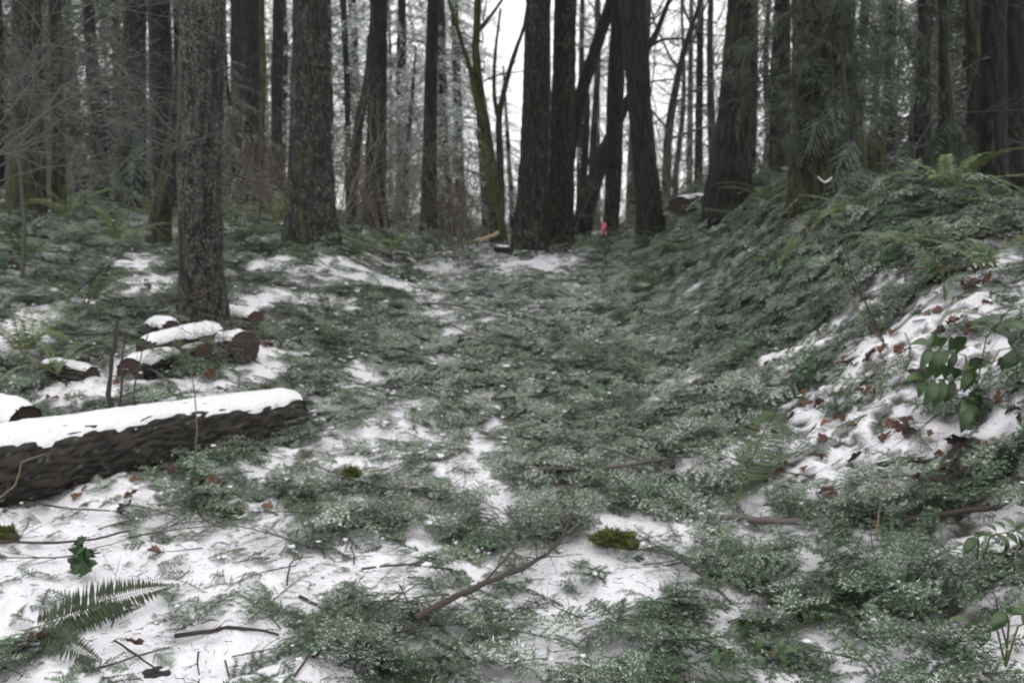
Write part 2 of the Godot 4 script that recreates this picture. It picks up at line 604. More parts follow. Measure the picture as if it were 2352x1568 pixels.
func make_patches() -> void:
	var gp := hit(2225, 1035)
	gaps = [[gp, 0.27, 0.17, 0.22]]
	for p in [
		[230, 1340, 400, 190, 1.0], [120, 1210, 260, 70, 0.9], [330, 1130, 180, 45, 0.9], [700, 1340, 330, 95, 1.0], [450, 1520, 520, 100, 0.95], [560, 1180, 90, 70, 0.8],
		[850, 1260, 150, 50, 0.8], [980, 1330, 120, 60, 0.8], [1230, 1420, 110, 50, 0.75], [1470, 1340, 130, 60, 0.9], [1500, 1215, 150, 32, 0.95], [1220, 1530, 100, 40, 0.8],
		[1640, 1510, 90, 50, 0.9], [2110, 1510, 190, 50, 0.95], [1860, 1470, 80, 40, 0.7], [1300, 1330, 70, 30, 0.5], [2200, 1290, 90, 40, 0.7],
		[2010, 850, 230, 70, 1.0], [1820, 830, 150, 40, 0.9], [2010, 990, 200, 110, 1.0], [1860, 1110, 110, 60, 0.95], [2180, 745, 130, 40, 0.95], [2130, 1090, 170, 45, 0.9],
		[2210, 1045, 150, 40, 1.0], [2090, 800, 240, 80, 0.95], [1890, 950, 230, 85, 0.95], [2080, 940, 200, 100, 1.0], [1780, 860, 130, 50, 0.9], [1960, 1090, 160, 60, 0.9], [1720, 1440, 120, 45, 0.7], [1950, 1560, 260, 50, 0.8], [1400, 1400, 120, 40, 0.7], [2240, 1420, 90, 60, 0.6], [2290, 600, 80, 40, 0.8], [1590, 860, 60, 25, 0.9], [1550, 910, 40, 25, 0.7], [1700, 1080, 60, 30, 0.7], [1500, 790, 40, 18, 0.6],
		[50, 740, 90, 90, 1.0], [230, 880, 150, 60, 0.9], [350, 830, 90, 40, 0.8], [130, 680, 70, 30, 0.7], [420, 900, 120, 35, 0.8],
		[1240, 605, 75, 24, 0.95], [830, 640, 100, 30, 0.7], [650, 615, 70, 25, 0.8], [310, 610, 80, 25, 0.8], [380, 650, 70, 25, 0.7], [570, 715, 60, 35, 0.9], [700, 690, 90, 30, 0.7],
		[960, 1010, 260, 90, 0.5], [640, 830, 120, 50, 0.55], [900, 880, 150, 60, 0.4], [1050, 1070, 120, 45, 0.6], [700, 1080, 180, 50, 0.7], [740, 1210, 100, 45, 0.7],
		[1040, 730, 90, 30, 0.5], [1600, 1080, 60, 25, 0.5], [1130, 620, 40, 15, 0.5]]:
		patch(p[0], p[1], p[2], p[3], p[4])

func axis(lo: float, hi: float, fine_lo: float, fine_hi: float, fine: float, grow: float) -> PackedFloat32Array:
	var a: Array[float] = []
	var x := fine_lo
	while x < fine_hi:
		a.append(x)
		x += fine
	var s := fine
	while x < hi:
		a.append(x)
		s *= grow
		x += s
	a.append(hi)
	s = fine
	x = fine_lo
	while x > lo:
		s *= grow
		x -= s
		a.append(maxf(x, lo))
	a.sort()
	return PackedFloat32Array(a)

func make_ground() -> void:
	var xs := axis(-75, 75, -2.6, 2.8, 0.03, 1.06)
	var ds := axis(-12, 100, 1.9, 6.5, 0.03, 1.035)
	var b := B.new()
	var nx := xs.size()
	for d in ds:
		for x in xs:
			var z := -d
			var h := ground(x, z)
			var br := 0.0
			var near := d > 1.0 and d < 20.0 and absf(x) < 9.0
			if near: br = bare(x, z)
			var f := n_fine.get_noise_2d(x * 0.7, z * 0.7)
			h += 0.017 * f + 0.018 * br + 0.008 * n_fine.get_noise_2d(x * 2.3 + 5.0, z * 2.3)
			b.v.append(Vector3(x, h, z))
			var snow := Color(0.845, 0.838, 0.872)
			var dirt := Color(0.04, 0.036, 0.026)
			var thick := n_mid.get_noise_2d(x * 1.3, z * 1.3) + 0.6 * f
			var litterm := 0.0
			# snow lies thin where boughs lie, and melts to leaf litter on the bank and beneath the trees
			litterm = clampf(0.32 - br * 1.6 + n_mid.get_noise_2d(x * 0.9 + 9.0, z * 0.9) * 1.3 + 0.5 * f, 0.0, 1.0) * 0.9
			var onbank := sstep(0.9, 1.3, x) * sstep(14.0, 10.0, d) if near else 0.0
			if onbank > 0.0:
				var rough := n_fine.get_noise_2d(x * 1.1 + 20.0, z * 1.1)
				b.v[b.v.size() - 1].y += 0.035 * rough * onbank
				litterm = maxf(litterm, onbank * clampf((-rough + 0.5 * thick - 0.2) * 4.5, 0.0, 0.95))
			if d > 15.0 or absf(x) > 6.0: litterm = maxf(litterm, clampf(0.75 + thick, 0.0, 0.95) * maxf(sstep(15.0, 18.0, d), sstep(5.0, 7.0, absf(x))))
			for g in gaps: litterm = maxf(litterm, clampf(exp(-pow((x - g[0].x) / g[1], 2.0) - pow((z - g[0].z) / g[2], 2.0)) * 3.0 - 0.6 + thick, 0.0, 1.0))
			b.c.append(snow.lerp(dirt, litterm))
	for r in ds.size() - 1:
		for k in nx - 1:
			var p := r * nx + k
			b.i.append_array(PackedInt32Array([p, p + nx, p + 1, p + 1, p + nx, p + nx + 1]))
	var g := part("ground", b.mesh(M.snow), self)
	tag(g, "snow-dusted forest floor sloping up on both sides of the hollow", "", "", "structure")

func make_trees() -> void:
	var T := [
		["mossy_tree", "thick dark mossy trunk at the far left edge of the woods", [[62, 515, 76], [62, 250, 64], [60, 0, 58]], 13.0, {"moss": 0.42, "furrow": 0.016, "tone": 0.6}],
		["mossy_tree", "slim mossy trunk just beside the thick mossy one on the left", [[136, 512, 30], [132, 250, 27], [126, 0, 25]], 13.5, {"moss": 0.45, "sides": 24, "tone": 0.6}],
		["fir_tree", "dark straight trunk behind the frosted hanging bough", [[300, 500, 60], [306, 250, 54], [310, 0, 48]], 15.0, {"moss": 0.2, "tone": 0.55, "twigs": 5, "twig_top": 4.5}],
		["fir_tree", "dark trunk left of the near lichen covered trunk", [[384, 490, 50], [372, 250, 50], [365, 0, 46]], 17.0, {"moss": 0.15, "tone": 0.55}],
		["mossy_tree", "short leaning mossy trunk close behind the near lichen covered trunk", [[372, 480, 46], [392, 380, 36], [405, 240, 24], [415, 120, 14]], 11.5, {"moss": 0.55, "sides": 24, "tone": 0.6}],
		["lichen_tree", "nearest standing trunk speckled with pale lichen beside the sawn logs", [[466, 738, 104], [463, 620, 94], [458, 450, 92], [460, 250, 95], [466, 0, 98]], 7.6, {"moss": 0.2, "lichen": 0.3, "furrow": 0.012, "sides": 120, "step": 0.013, "tone": 0.9, "flare": 0.2, "height": 7.0, "twigs": 5, "twig_top": 3.8, "twig_len": 0.6}],
		["fir_tree", "pale grey straight trunk just right of the nearest trunk", [[543, 440, 29], [544, 200, 28], [544, 0, 28]], 24.0, {"sides": 20, "tone": 0.8, "step": 0.1}],
		["fir_tree", "dark trunk with a yellow mossy edge between the two near trunks", [[582, 440, 42], [580, 200, 40], [577, 0, 40]], 21.0, {"sides": 28, "tone": 0.6, "moss": 0.2, "step": 0.08}],
		["mossy_tree", "thin yellow mossy pole hugging the dark trunk", [[600, 430, 13], [603, 200, 12], [602, 0, 11]], 19.5, {"sides": 12, "moss": 0.75, "step": 0.1}],
		["fir_tree", "narrow dark trunk left of the large flared trunk", [[634, 440, 26], [636, 200, 25], [640, 0, 25]], 26.0, {"sides": 16, "tone": 0.6, "step": 0.1, "twigs": 7, "twig_top": 8.0}],
		["lichen_tree", "large flared trunk with green lichen left of the hollow", [[716, 562, 112], [714, 470, 100], [712, 300, 90], [714, 150, 82], [712, 0, 76]], 12.5, {"moss": 0.27, "lichen": 0.26, "furrow": 0.014, "sides": 100, "step": 0.028, "tone": 0.8, "flare": 0.3, "twigs": 4, "twig_top": 4.5, "twig_len": 0.7}],
		["fir_tree", "thin dark pole right of the large flared trunk", [[800, 430, 15], [797, 200, 14], [788, 0, 14]], 27.0, {"sides": 12, "tone": 0.6, "step": 0.12, "twigs": 8, "twig_top": 8.0}],
		["mossy_tree", "mossy leaning trunk behind the tall dark fir left of the hollow", [[806, 470, 24], [822, 300, 22], [846, 170, 18], [850, 80, 14]], 18.5, {"sides": 16, "moss": 0.5, "step": 0.08}],
		["fir_tree", "tall dark fir trunk with a mossy foot left of the hollow", [[862, 510, 50], [864, 350, 46], [868, 150, 41], [870, 0, 38]], 16.5, {"sides": 40, "tone": 0.6, "moss": 0.16, "twigs": 12, "twig_top": 6.0}],
		["fir_tree", "slender straight dark fir trunk left of the mossy maple", [[984, 510, 38], [987, 350, 32], [991, 150, 28], [996, 0, 26]], 19.5, {"sides": 28, "tone": 0.65, "moss": 0.1, "twigs": 14, "twig_top": 6.5, "twig_len": 1.4}],
		["fir_tree", "paler trunk tucked behind the slender straight fir", [[1022, 500, 26], [1018, 250, 20], [1012, 0, 18]], 25.0, {"sides": 16, "tone": 0.9, "step": 0.1, "twigs": 10, "twig_top": 8.0}],
		["fir_tree", "broad dark fir trunk at the head of the hollow, left of its twin", [[1218, 574, 80], [1226, 400, 66], [1231, 200, 58], [1236, 0, 54]], 15.0, {"sides": 80, "step": 0.03, "tone": 0.62, "furrow": 0.014, "moss": 0.12, "lichen": 0.08, "flare": 0.22, "warm": 1.06}],
		["fir_tree", "broad dark fir trunk at the head of the hollow, right of its twin", [[1284, 552, 62], [1290, 400, 56], [1294, 200, 52], [1299, 0, 48]], 16.0, {"sides": 76, "step": 0.03, "tone": 0.62, "furrow": 0.014, "moss": 0.12, "lichen": 0.06, "flare": 0.22, "warm": 1.06}],
		["leaning_tree", "dark trunk leaning right behind the twin fir trunks", [[1280, 520, 36], [1322, 270, 30], [1362, 130, 27], [1400, 20, 26], [1405, 0, 25]], 19.0, {"sides": 28, "tone": 0.6, "moss": 0.25, "step": 0.07, "height": 7.0}],
		["mossy_tree", "slim mossy post rising right of the twin fir trunks", [[1328, 510, 20], [1342, 380, 18], [1348, 250, 14], [1346, 140, 8]], 19.8, {"sides": 14, "moss": 0.6, "step": 0.07}],
		["leaning_tree", "dark leaning trunk crossing behind the thin upright fir", [[1346, 490, 40], [1372, 395, 36], [1402, 320, 30], [1440, 235, 18], [1475, 150, 9]], 18.4, {"sides": 28, "tone": 0.6, "moss": 0.2, "step": 0.06, "flare": 0.1}],
		["fir_tree", "narrow upright fir trunk touching the left-leaning one", [[1404, 512, 34], [1410, 380, 38], [1414, 200, 38], [1426, 0, 38]], 17.0, {"sides": 40, "tone": 0.6, "step": 0.05, "flare": 0.1}],
		["leaning_tree", "stout dark fir leaning left above the pink ribbon", [[1494, 512, 58], [1482, 380, 52], [1470, 250, 52], [1460, 100, 56], [1452, 0, 60]], 14.0, {"sides": 70, "step": 0.03, "tone": 0.62, "furrow": 0.012, "warm": 1.05, "height": 7.5}],
		["fir_tree", "thin bare fir pole against the bright sky", [[1604, 440, 20], [1606, 250, 17], [1609, 0, 14]], 24.0, {"sides": 14, "tone": 0.7, "step": 0.1, "twigs": 26, "twig_top": 8.0, "twig_len": 1.4}],
		["leaning_tree", "big dark fir on the right bank leaning over its broad foot", [[1672, 440, 100], [1680, 350, 84], [1692, 230, 76], [1700, 100, 68], [1706, 0, 64]], 11.5, {"sides": 100, "step": 0.025, "furrow": 0.016, "tone": 0.6, "moss": 0.2, "flare": 0.12, "warm": 1.04}],
		["fir_tree", "plain dark trunk between the big leaning fir and the mossy giant", [[1789, 430, 48], [1793, 250, 43], [1797, 0, 34]], 15.5, {"sides": 44, "tone": 0.6, "twigs": 8, "twig_top": 5.5, "twig_len": 1.3}],
		["fir_tree", "thin grey pole close behind the big leaning fir", [[1728, 440, 16], [1732, 250, 14], [1736, 0, 12]], 21.0, {"sides": 14, "tone": 0.7, "twigs": 14, "twig_top": 7.0}],
		["mossy_tree", "slim trunk on the right ridge left of the dark pair", [[2124, 430, 30], [2124, 200, 26], [2121, 0, 24]], 15.0, {"sides": 22, "tone": 0.55, "moss": 0.22, "twigs": 10, "twig_top": 5.0}],
		["fir_tree", "thin black trunk on the right ridge hung with dark boughs", [[2176, 520, 30], [2170, 300, 24], [2166, 0, 19]], 9.5, {"sides": 30, "tone": 0.42, "moss": 0.15, "twigs": 9, "twig_top": 4.0, "twig_len": 0.9}],
		["mossy_tree", "brownish trunk directly left of the black trunk on the right ridge", [[2240, 490, 44], [2242, 250, 38], [2240, 0, 36]], 11.0, {"sides": 36, "tone": 0.5, "moss": 0.3}],
		["fir_tree", "wide black trunk near the right edge on the ridge", [[2280, 490, 68], [2280, 250, 54], [2284, 0, 48]], 9.6, {"sides": 60, "step": 0.03, "tone": 0.36, "moss": 0.05, "twigs": 7, "twig_top": 4.0}],
		["fir_tree", "dim trunk cut by the right edge of the picture", [[2342, 480, 50], [2340, 250, 46], [2334, 0, 44]], 14.0, {"sides": 30, "tone": 0.45, "twigs": 6}],
		["fir_tree", "grey trunk cut by the left edge of the picture", [[-2, 500, 22], [-2, 250, 20], [-5, 0, 18]], 15.5, {"sides": 24, "tone": 0.5, "twigs": 6}],
	]
	for t in T: tree(t[0], t[1], t[2], t[3], t[4])
	# the mossy giant with its hanging boughs
	var giant := tree("mossy_giant", "massive old mossy trunk on the right bank behind hanging boughs", [[1906, 452, 160], [1900, 380, 144], [1897, 260, 134], [1893, 120, 128], [1890, 0, 124]], 8.9, {"moss": 0.58, "furrow": 0.03, "sides": 130, "step": 0.022, "tone": 0.8, "flare": 0.22, "height": 6.5})
	var gt: Node3D = giant[0]
	var bm := B.new()
	spray(bm, 1.0, 0.5, 0.06, 0.034, 0.007, 0.01, 0.08, 0.006, lin(0.1, 0.08, 0.06), 0.95, true)
	var fine_bough := bm.mesh(M.needles)
	M.fine_bough = fine_bough
	var xf := []
	var cols := PackedColorArray()
	for q in [[1780, 60, 8.3], [1830, 40, 8.2], [1900, 30, 8.1], [1960, 60, 8.0], [1850, 130, 8.2], [1920, 150, 8.0], [1980, 190, 8.1], [1800, 160, 8.3], [1740, 150, 8.4], [2010, 110, 8.3], [2060, 170, 8.5], [1890, 240, 8.1], [1950, 280, 8.1], [1860, 300, 8.2], [1840, 230, 8.3], [2000, 20, 8.4], [2050, 40, 8.6], [1770, -30, 8.2], [1870, -40, 8.2], [1950, -50, 8.1], [1830, 330, 8.2], [2090, 90, 8.9], [1720, 210, 8.6], [1900, 90, 8.0], [1970, 120, 8.2]]:
		var p := at(q[0] + rng.randf_range(-15, 15), q[1] + rng.randf_range(-15, 15), q[2])
		var toward := -1.0 if q[0] < 1890 else 1.0
		for k in 9:
			bough_copy(xf, cols, p - gt.position + Vector3(rng.randf_range(-0.16, 0.16), 0.1 + rng.randf_range(-0.15, 0.15), rng.randf_range(-0.25, 0.2)), (PI if toward < 0 else 0.0) + rng.randf_range(-1.4, 1.4), rng.randf_range(-1.4, 0.2), rng.randf_range(-1.2, 1.2), rng.randf_range(0.14, 0.42), lin(0.33, 0.345, 0.31))
	multi("crown", fine_bough, xf, cols, gt).set_meta("kind", "stuff")
	# the maple that forks
	var mp := tree("mossy_maple", "bright green mossy maple forking above the head of the hollow", [[1146, 556, 40], [1136, 450, 31], [1122, 350, 27], [1112, 280, 25], [1099, 190, 20], [1093, 110, 17], [1098, 0, 15]], 17.5, {"moss": 0.72, "sides": 30, "tone": 0.7, "flare": 0.15, "furrow": 0.006})
	var mt: Node3D = mp[0]
	for f in [[[1112, 282, 15], [1090, 215, 13], [1078, 150, 11], [1064, 110, 9], [1048, 55, 8], [1020, -30, 5]], [[1098, 70, 10], [1125, 40, 8], [1160, -10, 5]]]:
		var pts := PackedVector3Array()
		var rad := PackedFloat32Array()
		for q in f:
			pts.append(at(q[0], q[1], 17.4) - mt.position)
			rad.append(q[2] * 0.5 * 17.4 / F)
		part("limb", trunk_mesh(pts, rad, 18, 0.06, 77, 0.004, 0.72, 0.0, 0.7, 0.0), mt)
	var mp2 := tree("mossy_maple", "thin mossy maple with upswept forks behind the bright green one", [[1152, 540, 18], [1150, 400, 17], [1146, 280, 15], [1160, 200, 12], [1180, 130, 10], [1204, 60, 8], [1215, 0, 6]], 22.0, {"moss": 0.6, "sides": 16, "step": 0.09, "furrow": 0.005})
	var m2: Node3D = mp2[0]
	for f in [[[1147, 280, 11], [1135, 215, 9], [1138, 120, 7], [1150, 20, 5]]]:
		var pts := PackedVector3Array()
		var rad := PackedFloat32Array()
		for q in f:
			pts.append(at(q[0], q[1], 22.0) - m2.position)
			rad.append(q[2] * 0.5 * 22.0 / F)
		part("limb", trunk_mesh(pts, rad, 12, 0.1, 78, 0.004, 0.6, 0.0, 0.7, 0.0), m2)
	var mp3 := tree("bare_maple", "pale bare maple with crooked limbs against the white sky", [[1530, 450, 22], [1534, 330, 20], [1545, 240, 18], [1570, 120, 13], [1600, 30, 9], [1610, 0, 8]], 23.0, {"moss": 0.35, "tone": 1.2, "sides": 16, "step": 0.09, "furrow": 0.005})
	var m3: Node3D = mp3[0]
	var bb := B.new()
	for q in [[1545, 240, 0.9, 0.5], [1560, 160, -0.8, 0.7], [1570, 130, 0.9, 0.9], [1590, 60, -0.5, 1.0], [1536, 320, 1.0, 0.5], [1538, 300, -1.0, 0.6], [1580, 90, 0.7, 0.9]]:
		branchy(bb, at(q[0], q[1], 23.0) - m3.position, Vector3(q[2], q[3], rng.randf_range(-0.3, 0.3)).normalized(), 2.4, 0.035, 3, lin(0.12, 0.11, 0.1), 0.22, 6, 0.8, 0.02)
	part("crown", bb.mesh(M.wood), m3).set_meta("kind", "stuff")
	# limb of the left-leaning fir
	for s in [[[1484, 118, 16], [1510, 70, 12], [1530, 20, 10], [1550, -40, 8]], [[1486, 112, 8], [1520, 92, 6], [1570, 90, 4], [1610, 104, 3]]]:
		var pts := PackedVector3Array()
		var rad := PackedFloat32Array()
		var ln: Node3D = get_node("leaning_tree_002")
		for q in s:
			pts.append(at(q[0], q[1], 14.1) - ln.position)
			rad.append(q[2] * 0.5 * 14.1 / F)
		part("limb", trunk_mesh(pts, rad, 12, 0.06, 79, 0.003, 0.1, 0.0, 0.6, 0.0), ln)
	# mossy snag behind the giant
	tree("mossy_snag", "squat moss covered snag standing behind the massive mossy trunk", [[2016, 455, 44], [2014, 380, 40], [2010, 330, 40], [2006, 300, 16]], 10.2, {"moss": 0.58, "sides": 40, "step": 0.03, "furrow": 0.012})

func make_background() -> void:
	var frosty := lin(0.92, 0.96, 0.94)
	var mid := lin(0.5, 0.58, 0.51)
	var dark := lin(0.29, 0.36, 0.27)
	# [picture x, distance, height, crown base, reach, boughs, trunk radius, colour]
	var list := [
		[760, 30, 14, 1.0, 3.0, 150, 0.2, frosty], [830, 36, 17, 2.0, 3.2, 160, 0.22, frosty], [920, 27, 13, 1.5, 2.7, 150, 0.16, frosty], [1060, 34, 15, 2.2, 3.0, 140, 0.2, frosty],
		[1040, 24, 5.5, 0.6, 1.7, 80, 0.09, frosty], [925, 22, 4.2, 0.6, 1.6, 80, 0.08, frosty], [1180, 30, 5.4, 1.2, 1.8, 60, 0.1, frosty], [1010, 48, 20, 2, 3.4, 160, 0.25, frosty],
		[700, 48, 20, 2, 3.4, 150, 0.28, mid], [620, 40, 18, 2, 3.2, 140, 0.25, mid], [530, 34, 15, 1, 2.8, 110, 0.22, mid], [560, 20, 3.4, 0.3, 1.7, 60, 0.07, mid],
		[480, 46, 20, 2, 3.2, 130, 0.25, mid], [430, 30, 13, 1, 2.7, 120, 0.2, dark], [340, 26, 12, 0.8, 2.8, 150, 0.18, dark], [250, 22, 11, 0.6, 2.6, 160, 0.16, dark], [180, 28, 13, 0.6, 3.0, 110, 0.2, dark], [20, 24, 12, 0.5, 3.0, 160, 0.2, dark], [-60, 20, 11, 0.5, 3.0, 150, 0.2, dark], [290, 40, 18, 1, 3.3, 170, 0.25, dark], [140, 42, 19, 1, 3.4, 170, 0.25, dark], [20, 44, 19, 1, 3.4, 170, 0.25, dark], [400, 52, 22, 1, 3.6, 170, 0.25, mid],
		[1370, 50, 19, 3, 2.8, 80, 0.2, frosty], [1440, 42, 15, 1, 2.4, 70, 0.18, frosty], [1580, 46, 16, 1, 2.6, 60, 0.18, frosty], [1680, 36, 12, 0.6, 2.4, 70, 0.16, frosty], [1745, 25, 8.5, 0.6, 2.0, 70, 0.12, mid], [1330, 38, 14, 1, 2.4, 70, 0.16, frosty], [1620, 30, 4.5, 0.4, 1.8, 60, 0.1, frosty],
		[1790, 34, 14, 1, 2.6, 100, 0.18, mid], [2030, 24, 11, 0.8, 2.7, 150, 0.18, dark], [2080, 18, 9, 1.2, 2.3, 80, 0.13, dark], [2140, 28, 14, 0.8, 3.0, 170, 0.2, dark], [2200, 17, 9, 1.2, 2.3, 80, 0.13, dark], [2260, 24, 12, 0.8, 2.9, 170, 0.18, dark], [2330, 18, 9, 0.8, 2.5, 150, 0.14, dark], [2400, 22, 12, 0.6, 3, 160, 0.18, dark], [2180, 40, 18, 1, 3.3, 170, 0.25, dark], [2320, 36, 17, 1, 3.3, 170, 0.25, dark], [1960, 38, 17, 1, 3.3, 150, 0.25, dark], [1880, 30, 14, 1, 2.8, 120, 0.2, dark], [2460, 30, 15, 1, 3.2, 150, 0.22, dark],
	]
	for k in list.size():
		var q: Array = list[k]
		var x: float = (q[0] - 1176.0) / F * q[1]
		var lab := "frosted pale conifer standing far behind the head of the hollow"
		var grp := "frosted conifers behind the hollow"
		if q[7] == mid:
			lab = "grey green conifer in the hazy woods behind the trunks"
			grp = "hazy conifers behind the trunks"
		elif q[7] == dark:
			lab = "dark conifer in the dense woods behind the left trunks" if q[0] < 1176 else "dark conifer in the dense woods behind the right ridge"
			grp = "dark conifers on the left" if q[0] < 1176 else "dark conifers on the right"
		lab = ["frosted pale", "hazy grey green", "dark"][0 if q[7] == frosty else 1 if q[7] == mid else 2] + (" young" if q[2] < 6 else " tall" if q[1] > 33 else "") + " conifer " + beside(clampf(q[0], 0, 2352), k)
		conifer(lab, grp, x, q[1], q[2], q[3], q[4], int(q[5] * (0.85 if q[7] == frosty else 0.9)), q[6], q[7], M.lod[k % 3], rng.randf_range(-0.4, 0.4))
	# plain far trunks
	var proto: Array = []
	for k in 3:
		var t := thing("far_trunk", "thin dim trunk far back in the pale haze", "tree", Vector3.ZERO, "dim far trunks in the haze")
		var r := 0.12 + 0.06 * k
		part("trunk", trunk_mesh(PackedVector3Array([Vector3.ZERO, Vector3(0.1, 7, 0), Vector3(0.15 + 0.2 * k, 18, 0)]), PackedFloat32Array([r, r * 0.8, r * 0.45]), 14, 0.3, 90 + k, 0.012, 0.1, 0.0, 0.7, 0.25), t)
		proto.append(t)
	for k in 40:
		var d := rng.randf_range(24, 62)
		var X := rng.randf_range(-60, 2420)
		if X > 1290 and X < 1790: X = 1800.0 + (X - 1290.0) * 1.3
		if X > 720 and X < 1200 and rng.randf() < 0.85: X -= 720.0
		var x := (X - 1176.0) / F * d
		var o: Node3D = proto[k % 3]
		if k >= 3: o = dup(o, "")
		o.set_meta("label", ["slim", "plain", "stout"][k % 3] + (" distant" if d > 43 else "") + " dim trunk " + beside(clampf(X, 0, 2352), k))
		o.position = on(x, -d, -0.2)
		o.rotation.y = rng.randf_range(0, TAU)
	# leafless brush
	var brush := []
	for k in 3:
		var b := B.new()
		for s in 7:
			var an := rng.randf_range(0, TAU)
			branchy(b, Vector3(cos(an), 0, sin(an)) * 0.12, Vector3(cos(an) * 0.5, 1, sin(an) * 0.5).normalized(), rng.randf_range(1.0, 1.9), 0.009, 2, lin(0.95, 0.9, 0.86), 0.2, 5, 0.75, 0.0)
		brush.append(b.mesh(M.wood))
	M.brush = brush
	for k in 3:
		var xf := []
		var cols := PackedColorArray()
		for j in 70:
			var d := rng.randf_range(14.5, 36)
			var X := rng.randf_range(-50, 2400)
			if X > 1080 and X < 1300 and d < 17: continue
			var x := (X - 1176.0) / F * d
			if x > 0.5 and d < 18: continue
			var s := rng.randf_range(0.6, 1.5)
			xf.append(Transform3D(Basis(Vector3.UP, rng.randf_range(0, TAU)).scaled(Vector3(s, s, s)), on(x, -d, -0.05)))
			cols.append(jit([lin(0.21, 0.165, 0.125), lin(0.17, 0.15, 0.125), lin(0.22, 0.205, 0.18)][rng.randi() % 3], 0.25))
		var o := multi("brush_undergrowth", brush[k], xf, cols, self)
		tag(o, "tangle of leafless reddish brush beneath the far trees", "undergrowth", "leafless brush", "stuff")
	# low ferny green on the far floor
	var fxf := []
	var fcol := PackedColorArray()
	for j in 900:
		var d := rng.randf_range(11, 40)
		var x := rng.randf_range(-0.62, 0.62) * d
		if x > -1.6 and x < 1.4 and d < 16: continue
		if absf(x) < 0.8 and d < 20: continue
		var s := rng.randf_range(0.35, 0.9)
		bough_copy(fxf, fcol, on(x, -d, 0.02), rng.randf_range(0, TAU), rng.randf_range(0.1, 0.9), rng.randf_range(-0.4, 0.4), s, [lin(0.3, 0.38, 0.24), lin(0.4, 0.47, 0.4), lin(0.24, 0.3, 0.18)][rng.randi() % 3])
	var und := multi("fern_undergrowth", M.lod[0], fxf, fcol, self)
	tag(und, "low green undergrowth covering the floor beneath the far trees", "undergrowth", "", "stuff")
	# bare branches reaching in from the left
	for q in [["bare_vine_maple", "large bare shrub whose mossy limb crosses the woods at upper left", -130, 430, 6.0, [[0.75, 0.55, -0.15], [0.6, 0.9, -0.2], [0.9, 0.25, 0.1], [0.5, 1.0, 0.1], [1.0, 0.42, -0.3], [0.85, 0.7, 0.2]], 1.75, 0.017], ["bare_vine_maple", "bare grey shrub spreading fine twigs in front of the mossy trunks", 40, 330, 8.5, [[0.8, 0.5, 0.1], [0.3, 0.9, 0.1], [0.9, 0.1, 0], [0.6, 0.3, 0.3], [-0.3, 0.6, 0.2], [1.0, 0.7, 0.0]], 1.6, 0.012], ["bare_vine_maple", "bare shrub arching from behind the nearest trunk to the left", 430, 330, 10.0, [[-0.8, 0.4, 0.1], [-0.5, 0.9, 0], [-0.9, 0.1, 0.1], [-0.7, 0.65, -0.1]], 1.7, 0.011], ["bare_vine_maple", "bare twiggy shrub between the two lichen covered trunks", 590, 400, 13.0, [[0.5, 0.8, 0], [-0.4, 0.9, 0], [0.8, 0.4, 0.1], [-0.7, 0.5, 0], [0.2, 1, 0.2], [0.7, 0.2, 0.1]], 1.8, 0.011], ["bare_vine_maple", "fine bare shrub right of the large flared trunk", 830, 430, 14.0, [[0.5, 0.8, 0], [-0.4, 0.9, 0], [0.8, 0.4, 0.1], [-0.7, 0.5, 0], [0.6, 0.5, 0.2]], 1.6, 0.01], ["bare_vine_maple", "bare shrub with drooping dead twigs on the right ridge", 2100, 330, 11.0, [[-0.8, 0.4, 0.1], [0.5, 0.5, 0], [-0.6, 0.1, 0.1], [0.7, 0.15, -0.1], [0.2, 0.9, 0], [-0.4, 0.8, 0]], 1.7, 0.011], ["bare_vine_maple", "reddish bare shrub left of the broad fir at the hollow's head", 1010, 480, 16.5, [[0.5, 0.8, 0], [-0.4, 0.9, 0], [0.8, 0.4, 0.1], [-0.7, 0.5, 0], [0.6, 0.5, 0.2], [0.1, 0.7, 0.3]], 1.5, 0.01], ["bare_vine_maple", "bare dark brush around the pink ribbon", 1420, 520, 14.5, [[0.5, 0.8, 0], [-0.4, 0.9, 0], [0.8, 0.4, 0.1], [-0.7, 0.5, 0]], 0.9, 0.007]]:
		var p := at(q[2], q[3], q[4])
		var g := ground(p.x, p.z)
		var t := thing(q[0], q[1], "shrub", Vector3(p.x, g - 0.05, p.z))
		var b := B.new()
		var top := Vector3(0, p.y - g, 0)
		var stem := B.new()
		if p.y - g > 0.3:
			stem.tube(PackedVector3Array([Vector3(-0.05, 0, 0), Vector3(0.03, (p.y - g) * 0.5, 0.02), top]), PackedFloat32Array([q[7] * 1.6, q[7] * 1.4, q[7] * 1.1]), 8, lin(0.075, 0.075, 0.06))
			part("stem", stem.mesh(M.wood), t)
		for dv in q[5]:
			branchy(b, top, Vector3(dv[0], dv[1], dv[2]).normalized(), q[6], q[7] * 0.5, 3, lin(0.12, 0.12, 0.11), 0.24, 7, 0.8, -0.02)
		part("twigs", b.mesh(M.wood), t).set_meta("kind", "stuff")
	# a frosted bough hanging among the left trunks, and dark ones on the right ridge
	for q in [["hanging_bough", "blue grey frosted conifer bough hanging down among the left trunks", 296, 190, 10.5, lin(0.42, 0.48, 0.48), 9, 0.55, 1.3], ["hanging_bough", "dark drooping conifer boughs in front of the thin black trunk", 2190, 260, 8.4, lin(0.24, 0.27, 0.24), 46, 0.38, 1.15], ["hanging_bough", "small pale spray of needles drooping from the mossy giant", 1945, 230, 8.0, lin(0.45, 0.5, 0.49), 5, 0.4, 1.0]]:
		var p := at(q[2], q[3], q[4])
		var xf := []
		var cols := PackedColorArray()
		var t := thing(q[0], q[1], "bough", p)
